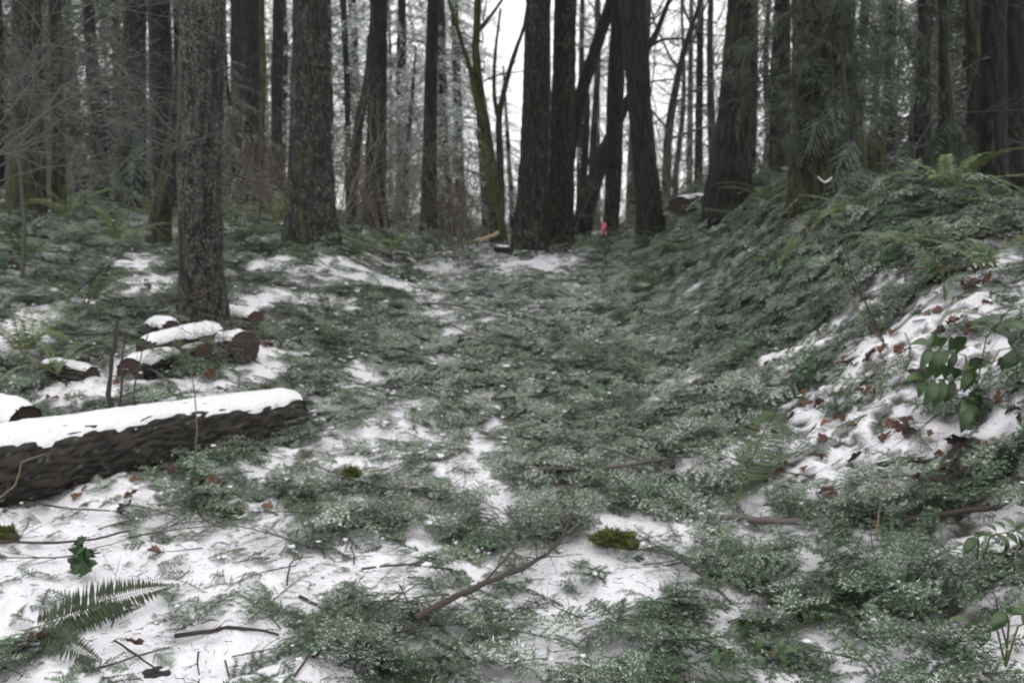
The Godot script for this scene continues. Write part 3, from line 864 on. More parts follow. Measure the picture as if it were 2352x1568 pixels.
		for k in q[6]:
			var down: float = k / float(q[6])
			bough_copy(xf, cols, Vector3(rng.randf_range(-0.14, 0.14) * (0.6 + down), -down * q[8] * 0.85, rng.randf_range(-0.15, 0.15)), rng.randf_range(0, TAU), -rng.randf_range(0.5, 1.3), rng.randf_range(-0.8, 0.8), q[7] * rng.randf_range(0.7, 1.1), q[5])
		multi("needle_sprays", M.fine_bough, xf, cols, t).set_meta("kind", "stuff")
		var b := B.new()
		b.tube(PackedVector3Array([Vector3(-0.1, 0.5, 0.05), Vector3.ZERO, Vector3(0.04, -q[8] * 0.5, 0), Vector3(0.02, -q[8] * 0.9, 0)]), PackedFloat32Array([0.016, 0.013, 0.009, 0.004]), 6, lin(0.05, 0.045, 0.04))
		part("stem", b.mesh(M.wood), t)

func make_carpet() -> void:
	# small sprays broken off in the storm, too many to count
	var protos := []
	for k in 5:
		var b := B.new()
		spray(b, 0.14 + 0.025 * k, 0.085 + 0.01 * k, 0.018, 0.019, 0.0044, 0.0044, 0.05 + 0.035 * k, 0.0022, lin(0.16, 0.12, 0.09), 0.25)
		protos.append(b.mesh(M.needles))
	M.sprigs = protos
	var xfs := [[], [], [], [], []]
	var cols := [PackedColorArray(), PackedColorArray(), PackedColorArray(), PackedColorArray(), PackedColorArray()]
	var greens := [lin(0.5, 0.56, 0.5), lin(0.62, 0.66, 0.62), lin(0.27, 0.36, 0.26), lin(0.86, 0.88, 0.87), lin(0.38, 0.45, 0.38)]
	var count := 0
	for band in [[1.9, 4.5, 7000, 0.9], [4.5, 8.0, 19000, 0.95], [8.0, 12.5, 14000, 1.1], [12.5, 19.0, 10000, 1.5]]:
		for k in int(band[2] / 7.0):
			# one broken branchlet: a handful of sprays that lie the same way
			var d0 := sqrt(rng.randf_range(band[0] * band[0], band[1] * band[1]))
			var x0 := rng.randf_range(-0.6, 0.62) * d0
			var yaw := rng.randf_range(0, TAU)
			var tint: Color = jit(greens[rng.randi() % 5], 0.3)
			if absf(x0 - 0.15) < 1.35 and d0 > 4.0 and d0 < 15.0 and rng.randf() < 0.8: tint = jit(Color(0.84, 0.86, 0.85), 0.14)
			var size: float = band[3] * rng.randf_range(0.75, 1.15)
			var tilt := rng.randf_range(-0.3, 0.3)
			var many := rng.randi_range(4, 10)
			for j in many:
				var x := x0 + rng.randfn(0.0, 0.075) * size
				var z := -d0 + rng.randfn(0.0, 0.075) * size
				var clump := n_mid.get_noise_2d(x * 0.9 + 9.0, z * 0.9)
				var cv := clampf((1.0 - bare(x, z)) * ((0.56 if d0 < 4.3 else 0.68) + 1.6 * clump), 0.0, 1.0)
				if absf(x0 - 0.15) < 1.35 and d0 > 4.3: cv = maxf(cv, (0.7 + 0.6 * clump) * sstep(4.3, 5.2, d0) * (1.0 - 0.8 * bare(x, z)))
				if x < -0.9 and d0 > 7.0: cv = maxf(cv, (0.85 + 0.5 * clump) * (1.0 - 0.9 * bare(x, z)))
				if x > 1.0 and d0 > 5.5: cv = maxf(cv, 0.85 * (1.0 - bare(x, z)))
				if rng.randf() > cv * cv + 0.02: continue
				var lift: float = absf(rng.randfn(0.0, 0.03)) * (0.4 + cv) + 0.012
				if x > 1.0: lift *= 2.0
				var s: float = size * rng.randf_range(0.75, 1.15)
				var bs := slope_basis(x, z, yaw + rng.randfn(0.0, 0.55)) * Basis(Vector3(0, 0, 1), rng.randf_range(-0.15, 0.3)) * Basis(Vector3(1, 0, 0), tilt + rng.randf_range(-0.3, 0.3))
				var w := rng.randi() % 5
				xfs[w].append(Transform3D(bs.scaled_local(Vector3(s, s, s)), on(x, z, lift)))
				cols[w].append(jit(tint, 0.15))
				count += 1
	# crumbs of needle sprays on the open snow
	for k in 2600:
		var d := sqrt(rng.randf_range(3.6, 38.0))
		var x := rng.randf_range(-0.58, 0.6) * d
		if n_mid.get_noise_2d(x * 1.4 + 3.0, -d * 1.4) < rng.randf_range(-0.5, 0.35): continue
		var s := rng.randf_range(0.2, 0.55)
		var w := rng.randi() % 5
		xfs[w].append(Transform3D((slope_basis(x, -d, rng.randf_range(0, TAU)) * Basis(Vector3(0, 0, 1), rng.randf_range(0.0, 0.5)) * Basis(Vector3(1, 0, 0), rng.randf_range(-0.6, 0.6))).scaled_local(Vector3(s, s, s)), on(x, -d, 0.03)))
		cols[w].append(jit(greens[rng.randi() % 5], 0.3))
	for w in 5:
		var o := multi("needle_carpet", protos[w], xfs[w], cols[w], self)
		tag(o, "carpet of broken green conifer sprays strewn over the snow", "conifer litter", "broken conifer sprays on the snow", "stuff")
	# loose needles and bark crumbs on the open snow
	var nb := B.new()
	nb.needle(Vector3(-0.011, 0.001, 0), Vector3(0.011, 0.002, 0), Vector3(0, 0, 0.0012), Color.WHITE)
	nb.needle(Vector3(0.011, 0.001, 0), Vector3(-0.011, 0.0025, 0), Vector3(0, 0.0012, 0), Color.WHITE)
	var nm := nb.mesh(M.dry)
	var xf := []
	var nc := PackedColorArray()
	for k in 16000:
		var d := sqrt(rng.randf_range(3.6, 40.0))
		var x := rng.randf_range(-0.58, 0.6) * d
		if n_mid.get_noise_2d(x, -d) < rng.randf_range(-0.6, 0.3): continue
		var s := rng.randf_range(0.45, 1.25)
		xf.append(Transform3D(slope_basis(x, -d, rng.randf_range(0, TAU)).scaled_local(Vector3(s, s * 1.5, s * 1.3)), on(x, -d, 0.03 + 0.017 * n_fine.get_noise_2d(x * 0.7, -d * 0.7) + 0.008 * n_fine.get_noise_2d(x * 2.3 + 5.0, -d * 2.3))))
		nc.append(jit([lin(0.06, 0.08, 0.04), lin(0.09, 0.06, 0.04), lin(0.04, 0.035, 0.03)][rng.randi() % 3], 0.3))
	tag(multi("needle_litter", nm, xf, nc, self), "loose needles and bark crumbs sprinkled over the open snow", "needle litter", "", "stuff")
	# lumps of snow caught on the boughs
	var sb := B.new()
	var sp := SphereMesh.new()
	sp.radial_segments = 14
	sp.rings = 8
	var sa := sp.get_mesh_arrays()
	sb.v = sa[Mesh.ARRAY_VERTEX]
	sb.i = sa[Mesh.ARRAY_INDEX]
	for k in sb.v.size():
		var p := sb.v[k] * 2.0
		p *= 1.0 + 0.9 * n_patch.get_noise_3dv(p * 0.8)
		p.y *= 0.55
		sb.v[k] = p * 0.5
		sb.c.append(Color(0.97, 0.97, 1.0))
	var sxf := []
	var sc := PackedColorArray()
	for k in 15000:
		var d := sqrt(rng.randf_range(4.5, 330.0))
		var x := rng.randf_range(-0.6, 0.6) * d
		if k > 7000: x = clampf(rng.randfn(-0.3, 1.1), -3.0, 1.6)
		var v := n_mid.get_noise_2d(x * 0.8 + 31.0, -d * 0.8)
		if v < rng.randf_range(-0.25, 0.45): continue
		var s := rng.randf_range(0.005, 0.014) * (1.0 + d * 0.12)
		if rng.randf() < 0.03: s *= 2.0
		sxf.append(Transform3D(Basis(Vector3.UP, rng.randf_range(0, TAU)).scaled_local(Vector3(s * rng.randf_range(0.8, 1.8), s * rng.randf_range(0.5, 0.9), s)), on(x, -d, rng.randf_range(0.02, 0.085))))
		sc.append(Color(0.86, 0.865, 0.89))
	tag(multi("snow_lumps", sb.mesh(M.snow), sxf, sc, self), "small lumps of snow caught on the fallen boughs", "snow", "", "stuff")
	# boughs that can be told apart
	var bp := []
	var names := []
	for k in 4:
		var t := thing("fir_bough", "fallen fir bough", "bough", Vector3.ZERO, "fallen fir boughs")
		var nd := B.new()
		spray(nd, 0.5 + 0.06 * k, 0.24, 0.042, 0.021, 0.0044, 0.0075, 0.05, 0.0, lin(0.1, 0.08, 0.06), 0.3, true)
		# fixed colour on the mesh itself, as these are not tinted copies
		for j in nd.c.size():
			var cc := nd.c[j]
			nd.c[j] = Color(cc.r * 0.42, cc.g * 0.46, cc.b * 0.41)
		part("needles", nd.mesh(M.needles), t)
		var st := B.new()
		var pts := PackedVector3Array()
		var rad := PackedFloat32Array()
		for j in 7:
			var f := j / 6.0
			pts.append(Vector3(-0.08 + f * (0.55 + 0.06 * k), -0.3 * 0.5 * f * f * 0.5 + 0.02 * f, 0.01 * sin(f * 5.0)))
			rad.append(0.0055 * (1.0 - 0.75 * f))
		st.tube(pts, rad, 6, lin(0.075, 0.06, 0.048))
		part("stem", st.mesh(M.wood), t)
		bp.append(t)
	var placed := [
		[620, 1130, -0.9, 1.2, "arched fir bough drooping over the snow in front of the log's right end"], [690, 1180, -1.3, 1.0, "fir bough hanging beside the moss tuft before the log"], [560, 1100, -2.2, 0.8, "fir bough curving up against the log"], [730, 1120, -0.5, 1.0, "fir bough right of the arched one before the log"],
		[330, 1245, 0.2, 0.8, "low fir bough lying flat on snow left of the orange leaf"], [250, 1225, 0.5, 0.55, "small fir bough at the foot of the long log"], [420, 1210, 0.9, 0.7, "fir bough with dead leaf cluster on its tip"],
		[590, 1430, 1.1, 0.5, "single stiff fir sprig standing above the dark bent stick"], [630, 1450, 2.4, 0.5, "fir sprig beside the right end of the dark bent stick"], [830, 1410, 0.1, 0.55, "lone dark fir sprig lying across clean snow"], [560, 1525, 0.2, 0.45, "little fir sprig on the snow below the bent stick"], [460, 1375, 2.6, 0.3, "tiny fir sprig on snow right of the fern"],
		[760, 1500, 0.7, 0.9, "dense fir bough under the thick end of the long stick"], [880, 1480, 0.4, 1.0, "fir bough against the left end of the long stick"], [700, 1540, 1.2, 0.8, "fir bough at the bottom edge left of the stick"], [1090, 1450, -0.6, 0.7, "dark green fir bough below the long stick"],
		[1760, 1490, 0.4, 0.65, "frosted fir bough lying at bottom right of the hollow"], [1930, 1530, 2.8, 0.7, "large frosted fir bough beside the snow patch at bottom right"], [2010, 1390, 1.2, 0.8, "fir bough over the snow at lower right below the bank"], [1650, 1380, 2.0, 1.0, "fir bough right of the mossy chunk"], [1560, 1310, 0.2, 0.9, "fir bough touching the mossy chunk's right end"],
		[1700, 960, -0.9, 1.2, "thick fir bough hanging down the bank left of its snow patch"], [1640, 930, -1.2, 1.1, "fir bough at the foot of the right bank"], [2000, 880, -1.4, 0.35, "small fir bough lying in the middle of the bank's snow"], [1960, 1010, -1.6, 0.3, "fir sprig on the bank's snow above the dark hollow"], [2110, 1010, -1.9, 0.35, "fir sprig hanging by the broad-leaved plant"], [2050, 1190, -2.6, 0.8, "fir bough at the lower edge of the bank's snow"], [2230, 1180, -2.8, 0.8, "fir bough beneath the broad-leaved plant"],
	]
	var k := 0
	for q in placed:
		var o: Node3D = bp[k % 4]
		if k >= 4: o = dup(o, "")
		o.set_meta("label", q[4])
		o.remove_meta("group")
		var p := hit(q[0], q[1], 0.035)
		var bs := slope_basis(p.x, p.z, q[2]) * Basis(Vector3(0, 0, 1), 0.22)
		o.transform = Transform3D(bs.scaled_local(Vector3.ONE * q[3]), p)
		k += 1
	for q in [[540, 985, 5.05, 2.3, 0.55, "fir bough draped over the right half of the long log"], [590, 1010, 5.1, -0.9, 0.6, "fir bough leaning on the front of the long log near its end"], [500, 1030, 4.85, -2.0, 0.5, "small fir bough against the long log's bark"]]:
		var o := dup(bp[1], q[5])
		o.remove_meta("group")
		o.transform = Transform3D((Basis(Vector3.UP, q[3]) * Basis(Vector3(0, 0, 1), -0.35) * Basis(Vector3(1, 0, 0), 0.5)).scaled_local(Vector3.ONE * q[4]), at(q[0], q[1], q[2]))
	for j in 22:
		var X := 1470.0 + j * 41.0 + rng.randf_range(-15, 15)
		var Y := lerpf(560.0, 470.0, clampf((X - 1450.0) / 350.0, 0.0, 1.0)) + rng.randf_range(0, 60)
		var p := hit(X, Y, 0.05)
		var o := dup(bp[j % 4], "fir bough on the crest " + beside(X, 0))
		o.set_meta("group", "fir boughs along the bank's crest")
		var bs := Basis(Vector3.UP, rng.randf_range(0, TAU)) * Basis(Vector3(0, 0, 1), rng.randf_range(0.2, 0.9)) * Basis(Vector3(1, 0, 0), rng.randf_range(-0.6, 0.6))
		o.transform = Transform3D(bs.scaled_local(Vector3.ONE * rng.randf_range(0.6, 1.1)), p)
	# more of them, where nothing tells one from the next
	for j in 190:
		var X := rng.randf_range(20, 2340)
		var Y := rng.randf_range(690, 1560)
		var p := hit(X, Y, rng.randf_range(0.02, 0.07))
		if bare(p.x, p.z) > 0.35 or (Y > 1150 and rng.randf() < 0.7): continue
		var lab := "one of the fir boughs heaped along the floor of the hollow"
		var grp := "fir boughs on the hollow floor"
		if p.x > 1.0:
			lab = "one of the fir boughs heaped on the right bank"
			grp = "fir boughs on the right bank"
		elif p.x < -0.9:
			lab = "one of the fir boughs strewn around the logs on the left"
			grp = "fir boughs around the logs"
		var o := dup(bp[j % 4], lab)
		o.set_meta("group", grp)
		var s := rng.randf_range(0.5, 1.0)
		var bs := slope_basis(p.x, p.z, rng.randf_range(0, TAU)) * Basis(Vector3(0, 0, 1), rng.randf_range(0.05, 0.4)) * Basis(Vector3(1, 0, 0), rng.randf_range(-0.5, 0.5))
		o.transform = Transform3D(bs.scaled_local(Vector3(s, s, s)), p)

func log_thing(label: String, p: Vector3, q: Vector3, r0: float, r1: float, snow_amt: float, tone := 0.75, end_tone := 1.0, moss := 0.0) -> void:
	var t := thing("log", label, "log", (p + q) * 0.5)
	var o := (p + q) * 0.5
	var ln := (q - p).length()
	part("bark", trunk_mesh(PackedVector3Array([p - o, Vector3(0, 0.012, 0), q - o]), PackedFloat32Array([r0, (r0 + r1) * 0.5, r1]), 96, 0.016, int(p.x * 77) + 5, 0.012, moss, 0.06, tone * 0.9, 0.0, 1.1), t)
	var ax := (q - p).normalized()
	for e in 2:
		var c := (p if e == 0 else q) - o
		var nrm := -ax if e == 0 else ax
		var r := (r0 if e == 0 else r1)
		var u := nrm.cross(Vector3.UP).normalized()
		var w := nrm.cross(u)
		var b := B.new()
		var rings := 7
		for k in rings + 1:
			for s in 40:
				var an := TAU * s / 40.0
				var rr := r * 0.985 * k / rings
				b.v.append(c + nrm * (0.004 + 0.002 * n_fine.get_noise_2d(k * 0.9, s * 0.1)) + (u * cos(an) + w * sin(an)) * rr)
				var g := 0.75 + 0.3 * n_fine.get_noise_2d(k * 2.1, 0.4) - (0.5 if k == rings else 0.0)
				b.c.append(Color(0.07 * g, 0.046 * g, 0.036 * g) * end_tone)
		for k in rings:
			for s in 40:
				var a := k * 40 + s
				var a2 := k * 40 + (s + 1) % 40
				b.i.append_array(PackedInt32Array([a, a2, a + 40, a2, a2 + 40, a + 40]))
		part("sawn_end", b.mesh(M.wood), t)
	if snow_amt > 0.0:
		var sb := B.new()
		var n := int(ln / 0.025)
		var side := ax.cross(Vector3.UP).normalized()
		var up := side.cross(ax)
		var m := 17
		for k in n + 1:
			var f := float(k) / n
			var c := p.lerp(q, f) - o
			var r := lerpf(r0, r1, f)
			var endf := minf(1.0, minf(f, 1.0 - f) * ln / 0.07)
			var wob := n_mid.get_noise_2d(f * ln * 1.2 + p.x, 3.0) * 0.34 + n_fine.get_noise_2d(f * ln * 0.5, 9.0) * 0.1
			for s in m + 1:
				var g := s / float(m) * 2.0 - 1.0
				var edge := (0.98 + wob + 0.07 * n_fine.get_noise_2d(f * ln * 0.9, 20.0 + signf(g) * 5.0)) * snow_amt
				var an := g * edge * 1.2
				var th := (0.028 + 0.014 * n_mid.get_noise_2d(f * ln * 1.5, g) + 0.006 * n_fine.get_noise_2d(f * ln * 2.0, g * 0.8)) * (1.0 - pow(absf(g), 2.2)) * endf - (0.012 if absf(g) > 0.99 else 0.0)
				sb.v.append(c + (side * sin(an) + up * cos(an)) * (r + 0.004 + th * snow_amt))
				sb.c.append(Color(0.86, 0.862, 0.89))
		for k in n:
			for s in m:
				var a := k * (m + 1) + s
				sb.i.append_array(PackedInt32Array([a, a + 1, a + m + 1, a + 1, a + m + 2, a + m + 1]))
		var sm := sb.mesh(M.snow)
		part("snow_cap", sm, t)

func make_logs() -> void:
	log_thing("long snow-capped log reaching in from the left edge", at(-110, 1092, 4.15), at(672, 960, 5.5), 0.187, 0.168, 0.72, 1.0, 0.5)
	log_thing("snow-covered log end at the left edge behind the long log", at(-90, 945, 4.9), at(58, 985, 4.75), 0.11, 0.12, 1.0, 0.7, 0.6)
	log_thing("sawn log with snow on top lying across the pile before the nearest trunk", at(330, 806, 6.4), at(498, 772, 6.9), 0.085, 0.1, 0.95, 0.8)
	log_thing("short sawn log with a round reddish end facing the hollow", at(470, 808, 7.1), at(562, 798, 6.6), 0.1, 0.11, 0.9, 0.6, 0.7)
	log_thing("snowy sawn log behind the nearest trunk's foot", at(480, 730, 8.2), at(588, 738, 7.7), 0.1, 0.08, 1.0, 0.7)
	log_thing("small sawn log left of the pile with a snowy crown", at(352, 755, 7.3), at(396, 762, 7.0), 0.08, 0.08, 1.0, 0.8, 0.8)
	log_thing("dark sawn log lowest in the pile pointing at the standing stick", at(400, 830, 6.5), at(300, 858, 6.0), 0.09, 0.1, 0.8, 0.6, 0.8)
	log_thing("reddish sawn log lying under the right side of the pile", at(400, 830, 6.7), at(470, 815, 6.4), 0.075, 0.08, 0.5, 0.7, 0.9)
	log_thing("sawn log end with a snow cap on the crest of the right bank", at(1620, 470, 14.4), at(1562, 480, 13.2), 0.165, 0.17, 0.5, 0.7, 0.6)
	log_thing("small snow-topped log at the head of the hollow", at(1140, 572, 14.5), at(1172, 576, 14.2), 0.05, 0.055, 0.6, 0.6, 0.7)
	log_thing("brown rotten log half buried in snow left of the sawn pile", at(110, 855, 6.0), at(210, 872, 5.9), 0.09, 0.08, 0.6, 0.8, 0.8, 0.12)

func stick(label: String, path: Array, r0: float, r1: float, col: Color, lift := 0.03, kids := 2, category := "stick") -> void:
	var pts := PackedVector3Array()
	for q in path:
		var p: Vector3
		if q.size() > 2: p = at(q[0], q[1], q[2])
		else: p = hit(q[0], q[1] + 6.0, lift)
		pts.append(p)
	var o := pts[0]
	var curve := Curve3D.new()
	for k in pts.size():
		var tin := Vector3.ZERO
		if k > 0 and k < pts.size() - 1: tin = (pts[k + 1] - pts[k - 1]) * 0.17
		curve.add_point(pts[k] - o, -tin, tin)
	var ln := curve.get_baked_length()
	var n := clampi(int(ln / 0.05), 4, 40)
	var pp := PackedVector3Array()
	var rr := PackedFloat32Array()
	for k in n + 1:
		var f := float(k) / n
		pp.append(curve.sample_baked(ln * f) + Vector3(rng.randf_range(-1, 1), rng.randf_range(-1, 1), rng.randf_range(-1, 1)) * r0 * 0.35)
		rr.append(lerpf(r0, r1, f) * rng.randf_range(0.9, 1.15))
	var t := thing("stick", label, category, o)
	var b := B.new()
	b.tube(pp, rr, 9, col, 0.1, rng)
	part("stem", b.mesh(M.wood), t)
	if kids > 0:
		for k in kids:
			var kb := B.new()
			var j := rng.randi_range(1, n - 1)
			var dj := (pp[j + 1] - pp[j]).normalized() if j < n else Vector3.UP
			var side := dj.cross(Vector3.UP).normalized() * (1.0 if rng.randf() < 0.5 else -1.0)
			branchy(kb, pp[j], (dj + side * rng.randf_range(0.5, 1.0) + Vector3.UP * rng.randf_range(0.0, 0.5)).normalized(), ln * rng.randf_range(0.12, 0.3), rr[j] * 0.5, 1, col, 0.2, 2, 0.7)
			part("side_twig", kb.mesh(M.wood), t)

func make_sticks() -> void:
	var red := lin(0.066, 0.05, 0.043)
	var drk := lin(0.045, 0.038, 0.033)
	var gry := lin(0.12, 0.105, 0.095)
	stick("longest stick, reddish brown, curving up from bottom centre to the mossy chunk", [[955, 1478], [1040, 1432], [1150, 1378], [1230, 1340], [1285, 1290], [1310, 1240], [1318, 1180], [1312, 1125]], 0.0105, 0.0045, red, 0.1, 5)
	stick("short fork of the longest stick pointing at the mossy chunk", [[1300, 1268], [1330, 1240], [1358, 1222]], 0.005, 0.003, gry, 0.09, 0)
	stick("dark bent stick lying alone on the snow at lower left", [[404, 1476], [470, 1464], [525, 1455], [580, 1458], [640, 1470]], 0.008, 0.004, drk, 0.03, 3)
	stick("pale horizontal stick across the middle of the hollow", [[1232, 1108], [1300, 1112], [1390, 1108], [1460, 1098], [1530, 1086]], 0.006, 0.009, gry, 0.09, 2)
	stick("dark stub standing at the right end of the pale horizontal stick", [[1545, 1092], [1538, 1066], [1528, 1036]], 0.014, 0.01, drk, 0.06, 0)
	stick("long thin branch arching across the hollow in its middle distance", [[1130, 946], [1210, 940], [1290, 925], [1360, 880], [1420, 845], [1480, 820]], 0.009, 0.005, drk, 0.1, 4)
	stick("forked grey twig lying left of the hollow's centre", [[960, 722], [1010, 718], [1060, 725], [1120, 742]], 0.009, 0.004, drk, 0.12, 2)
	stick("thin twig curving above the pale leaf in the hollow", [[1040, 770], [1080, 790], [1140, 805], [1200, 800]], 0.007, 0.003, gry, 0.11, 1)
	stick("grey sawn branch stub poking from snow right of the mossy chunk", [[1625, 1205], [1700, 1208], [1790, 1216], [1850, 1222]], 0.013, 0.013, gry, 0.05, 0)
	stick("thin red twig rising from the snow at bottom centre", [[1090, 1560], [1092, 1500], [1088, 1475]], 0.004, 0.003, red, 0.05, 1)
	stick("crooked twig pair at the bottom edge right of the long stick", [[1005, 1490], [1050, 1510], [1080, 1525]], 0.006, 0.004, drk, 0.03, 1)
	stick("thin twig forking on open snow before the arched bough", [[660, 1355], [668, 1300], [690, 1290], [720, 1288]], 0.004, 0.002, drk, 0.03, 1)
	stick("short dark stick left of the lone fir sprig", [[690, 1380], [710, 1392], [735, 1405]], 0.006, 0.004, drk, 0.03, 0)
	stick("arched twig on snow left of the long stick's bend", [[832, 1330], [880, 1322], [950, 1318], [1040, 1330]], 0.005, 0.003, red, 0.05, 1)
	stick("long thin branch lying at the left edge below the log", [[-10, 1262], [90, 1268], [200, 1262], [300, 1238]], 0.006, 0.004, drk, 0.05, 3)
	stick("thin twig crossing the snow under the log's left half", [[60, 1170], [150, 1185], [290, 1192]], 0.005, 0.003, drk, 0.05, 1)
	stick("fine twig at bottom left pointing to the dead leaf", [[190, 1555], [260, 1540], [330, 1515], [390, 1500]], 0.004, 0.002, red, 0.03, 1)
	stick("slanting twig at the bottom edge right of the fern", [[265, 1490], [320, 1530], [370, 1565]], 0.004, 0.003, drk, 0.04, 0)
	stick("twig lying across the snow right of the moss tuft", [[430, 1160], [480, 1210], [520, 1225]], 0.004, 0.002, drk, 0.03, 0)
	stick("blackened stick poking from the boughs left of the hollow's centre", [[800, 955], [860, 945], [892, 912]], 0.013, 0.008, drk, 0.05, 0)
	stick("mossy bent twig under the snow-topped moss tuft", [[785, 1112], [830, 1125], [880, 1138], [930, 1142]], 0.007, 0.004, lin(0.06, 0.055, 0.04), 0.05, 2)
	# standing stick and canes by the logs
	stick("standing broken stick with an orange splintered tip behind the long log", [[256, 948, 5.0], [248, 900, 5.0], [255, 830, 5.0], [265, 770, 5.0], [271, 735, 5.0]], 0.014, 0.009, drk, 0.0, 0, "stick")
	stick("thin dark cane right of the standing broken stick", [[272, 955, 5.0], [278, 900, 5.0], [282, 820, 5.0], [286, 760, 5.0]], 0.007, 0.003, drk, 0.0, 1)
	stick("bent dark cane rooted at the snow notch on the long log", [[305, 955, 4.95], [310, 880, 5.0], [328, 800, 5.0], [350, 740, 5.1]], 0.006, 0.002, drk, 0.0, 2)
	stick("pair of grey canes leaning on the long log's middle", [[442, 1130, 4.6], [452, 1000, 4.7], [446, 900, 4.8], [430, 800, 4.9]], 0.005, 0.002, gry, 0.0, 2)
	stick("yellowish cane bending over the long log at the left edge", [[-10, 1150, 3.9], [40, 1110, 3.9], [50, 1060, 3.9], [80, 1050, 3.9], [104, 1040, 3.9]], 0.005, 0.0025, lin(0.15, 0.13, 0.085), 0.0, 1)
	stick("long mossy bare limb reaching across the woods at upper left", [[-30, 345, 7.0], [60, 290, 7.0], [140, 240, 7.0], [212, 203, 7.0], [258, 192, 7.0], [310, 214, 7.1], [365, 262, 7.2]], 0.015, 0.004, lin(0.06, 0.062, 0.05), 0.0, 7, "branch")
	stick("dead branch lying left of the standing broken stick", [[150, 765, 6.4], [210, 768, 6.3], [262, 762, 6.2]], 0.01, 0.007, drk, 0.0, 1)
	# right bank
	stick("tall pale cane slanting across the right bank from the ridge", [[2040, 800, 4.9], [1985, 730, 4.8], [1930, 640, 4.8], [1880, 570, 4.8], [1832, 494, 4.8]], 0.0045, 0.003, lin(0.15, 0.115, 0.075), 0.0, 1)
	stick("dark cane crossing the pale one on the right bank", [[2030, 785, 5.0], [1990, 700, 5.0], [1960, 640, 5.0], [1935, 560, 5.0]], 0.005, 0.003, drk, 0.0, 2)
	stick("dark thick branch sloping down the bank toward the hollow", [[1690, 530], [1600, 585], [1530, 640], [1480, 700], [1440, 760]], 0.016, 0.008, drk, 0.12, 4)
	stick("brown branch on the bank's crest before the mossy giant", [[1880, 458], [1930, 462], [1990, 472]], 0.014, 0.012, lin(0.1, 0.07, 0.05), 0.1, 1)
	stick("dark crooked branch rising from the ridge near the black trunk", [[2060, 520], [2110, 470], [2150, 440, 8.0], [2190, 420, 8.2]], 0.012, 0.008, drk, 0.1, 2)
	stick("straight brown rod lying level on the right bank", [[2068, 662], [2130, 660], [2210, 664]], 0.008, 0.007, lin(0.11, 0.08, 0.06), 0.13, 0)
	stick("dark stick in the middle of the bank's snow", [[1860, 870], [1900, 850], [1960, 830], [2010, 812]], 0.012, 0.008, lin(0.07, 0.05, 0.04), 0.03, 2)
	stick("dark stick at the left edge of the bank's snow", [[1650, 845], [1720, 830], [1770, 800], [1830, 760]], 0.01, 0.006, drk, 0.05, 3)
	stick("reddish twig crossing the bank's snow downhill", [[1800, 920], [1850, 880], [1880, 860], [1900, 840]], 0.007, 0.004, red, 0.04, 2)
	stick("dark root curving along the foot of the bank's snow", [[2010, 1080], [2070, 1062], [2140, 1070], [2200, 1095], [2290, 1100]], 0.013, 0.008, drk, 0.03, 1)
	stick("thin black cane standing in the bank's snow below the brown leaf", [[2080, 860], [2090, 800], [2078, 770]], 0.004, 0.003, drk, 0.03, 1)
	stick("dark branch lying at the lower right beneath the boughs", [[2090, 1240], [2190, 1222], [2300, 1212]], 0.013, 0.009, drk, 0.09, 2)
	stick("yellow stem bowing over the boughs at lower right", [[2010, 1310], [2015, 1240], [2030, 1170]], 0.005, 0.003, lin(0.13, 0.105, 0.065), 0.13, 0)
	stick("dark twig with a crook in the snow at bottom right", [[2010, 1500], [2060, 1480], [2110, 1482], [2140, 1510]], 0.005, 0.003, drk, 0.04, 2)
	stick("thin bare twig left of the hollow below the flared trunk", [[620, 715], [700, 720], [770, 735]], 0.006, 0.003, drk, 0.1, 2)
	stick("slanting thin branch at the left above the sawn logs", [[150, 690, 7.5], [200, 650, 7.6], [260, 600, 7.7]], 0.008, 0.003, drk, 0.0, 3)
	# broken pale wood at the head of the hollow
	stick("broken branch showing pale fresh wood at the head of the hollow", [[1145, 536, 13.6], [1115, 546, 13.4], [1090, 554, 13.3]], 0.028, 0.014, lin(0.34, 0.26, 0.17), 0.0, 0, "branch")
	stick("thin dark end of the broken branch leading down to the ground", [[1092, 553, 13.3], [1050, 566, 13.1], [1010, 580, 13.0]], 0.016, 0.008, lin(0.13, 0.11, 0.09), 0.0, 1)
	stick("pale broken stub near the right edge beneath the black trunk", [[2330, 460, 7.0], [2305, 458, 7.0]], 0.014, 0.008, lin(0.45, 0.35, 0.22), 0.0, 0)
	# random small twigs on the snow and boughs
	var b := []
	for k in 3:
		var t := thing("twig", "thin dark twig fallen on the boughs", "twig", Vector3.ZERO, "loose twigs on the boughs")
		var kb := B.new()
		branchy(kb, Vector3.ZERO, Vector3(1, 0.05, 0), 0.22 + 0.13 * k, 0.0032, 1, lin(0.06, 0.05, 0.042), 0.22, 3, 0.7)
		part("stem", kb.mesh(M.wood), t)
		b.append(t)
	for j in 150:
		var o: Node3D = b[j % 3]
		var p := hit(rng.randf_range(20, 2330), rng.randf_range(680, 1550), 0.05)
		if j >= 95: p = hit(rng.randf_range(1620, 2320), rng.randf_range(700, 1180), 0.05)
		if j >= 3: o = dup(o, "")
		if bare(p.x, p.z) > 0.5:
			p.y -= 0.02
			tag(o, "thin dark twig lying on the open snow" if p.x < 0.9 else "thin dark twig caught on the bank's patchy snow", "", "loose twigs on the snow" if p.x < 0.9 else "twigs on the bank's snow")
		else:
			tag(o, "thin dark twig fallen on the boughs", "", "loose twigs on the boughs")
		o.transform = Transform3D(slope_basis(p.x, p.z, rng.randf_range(0, TAU)).scaled_local(Vector3.ONE * rng.randf_range(0.6, 1.4)), p)

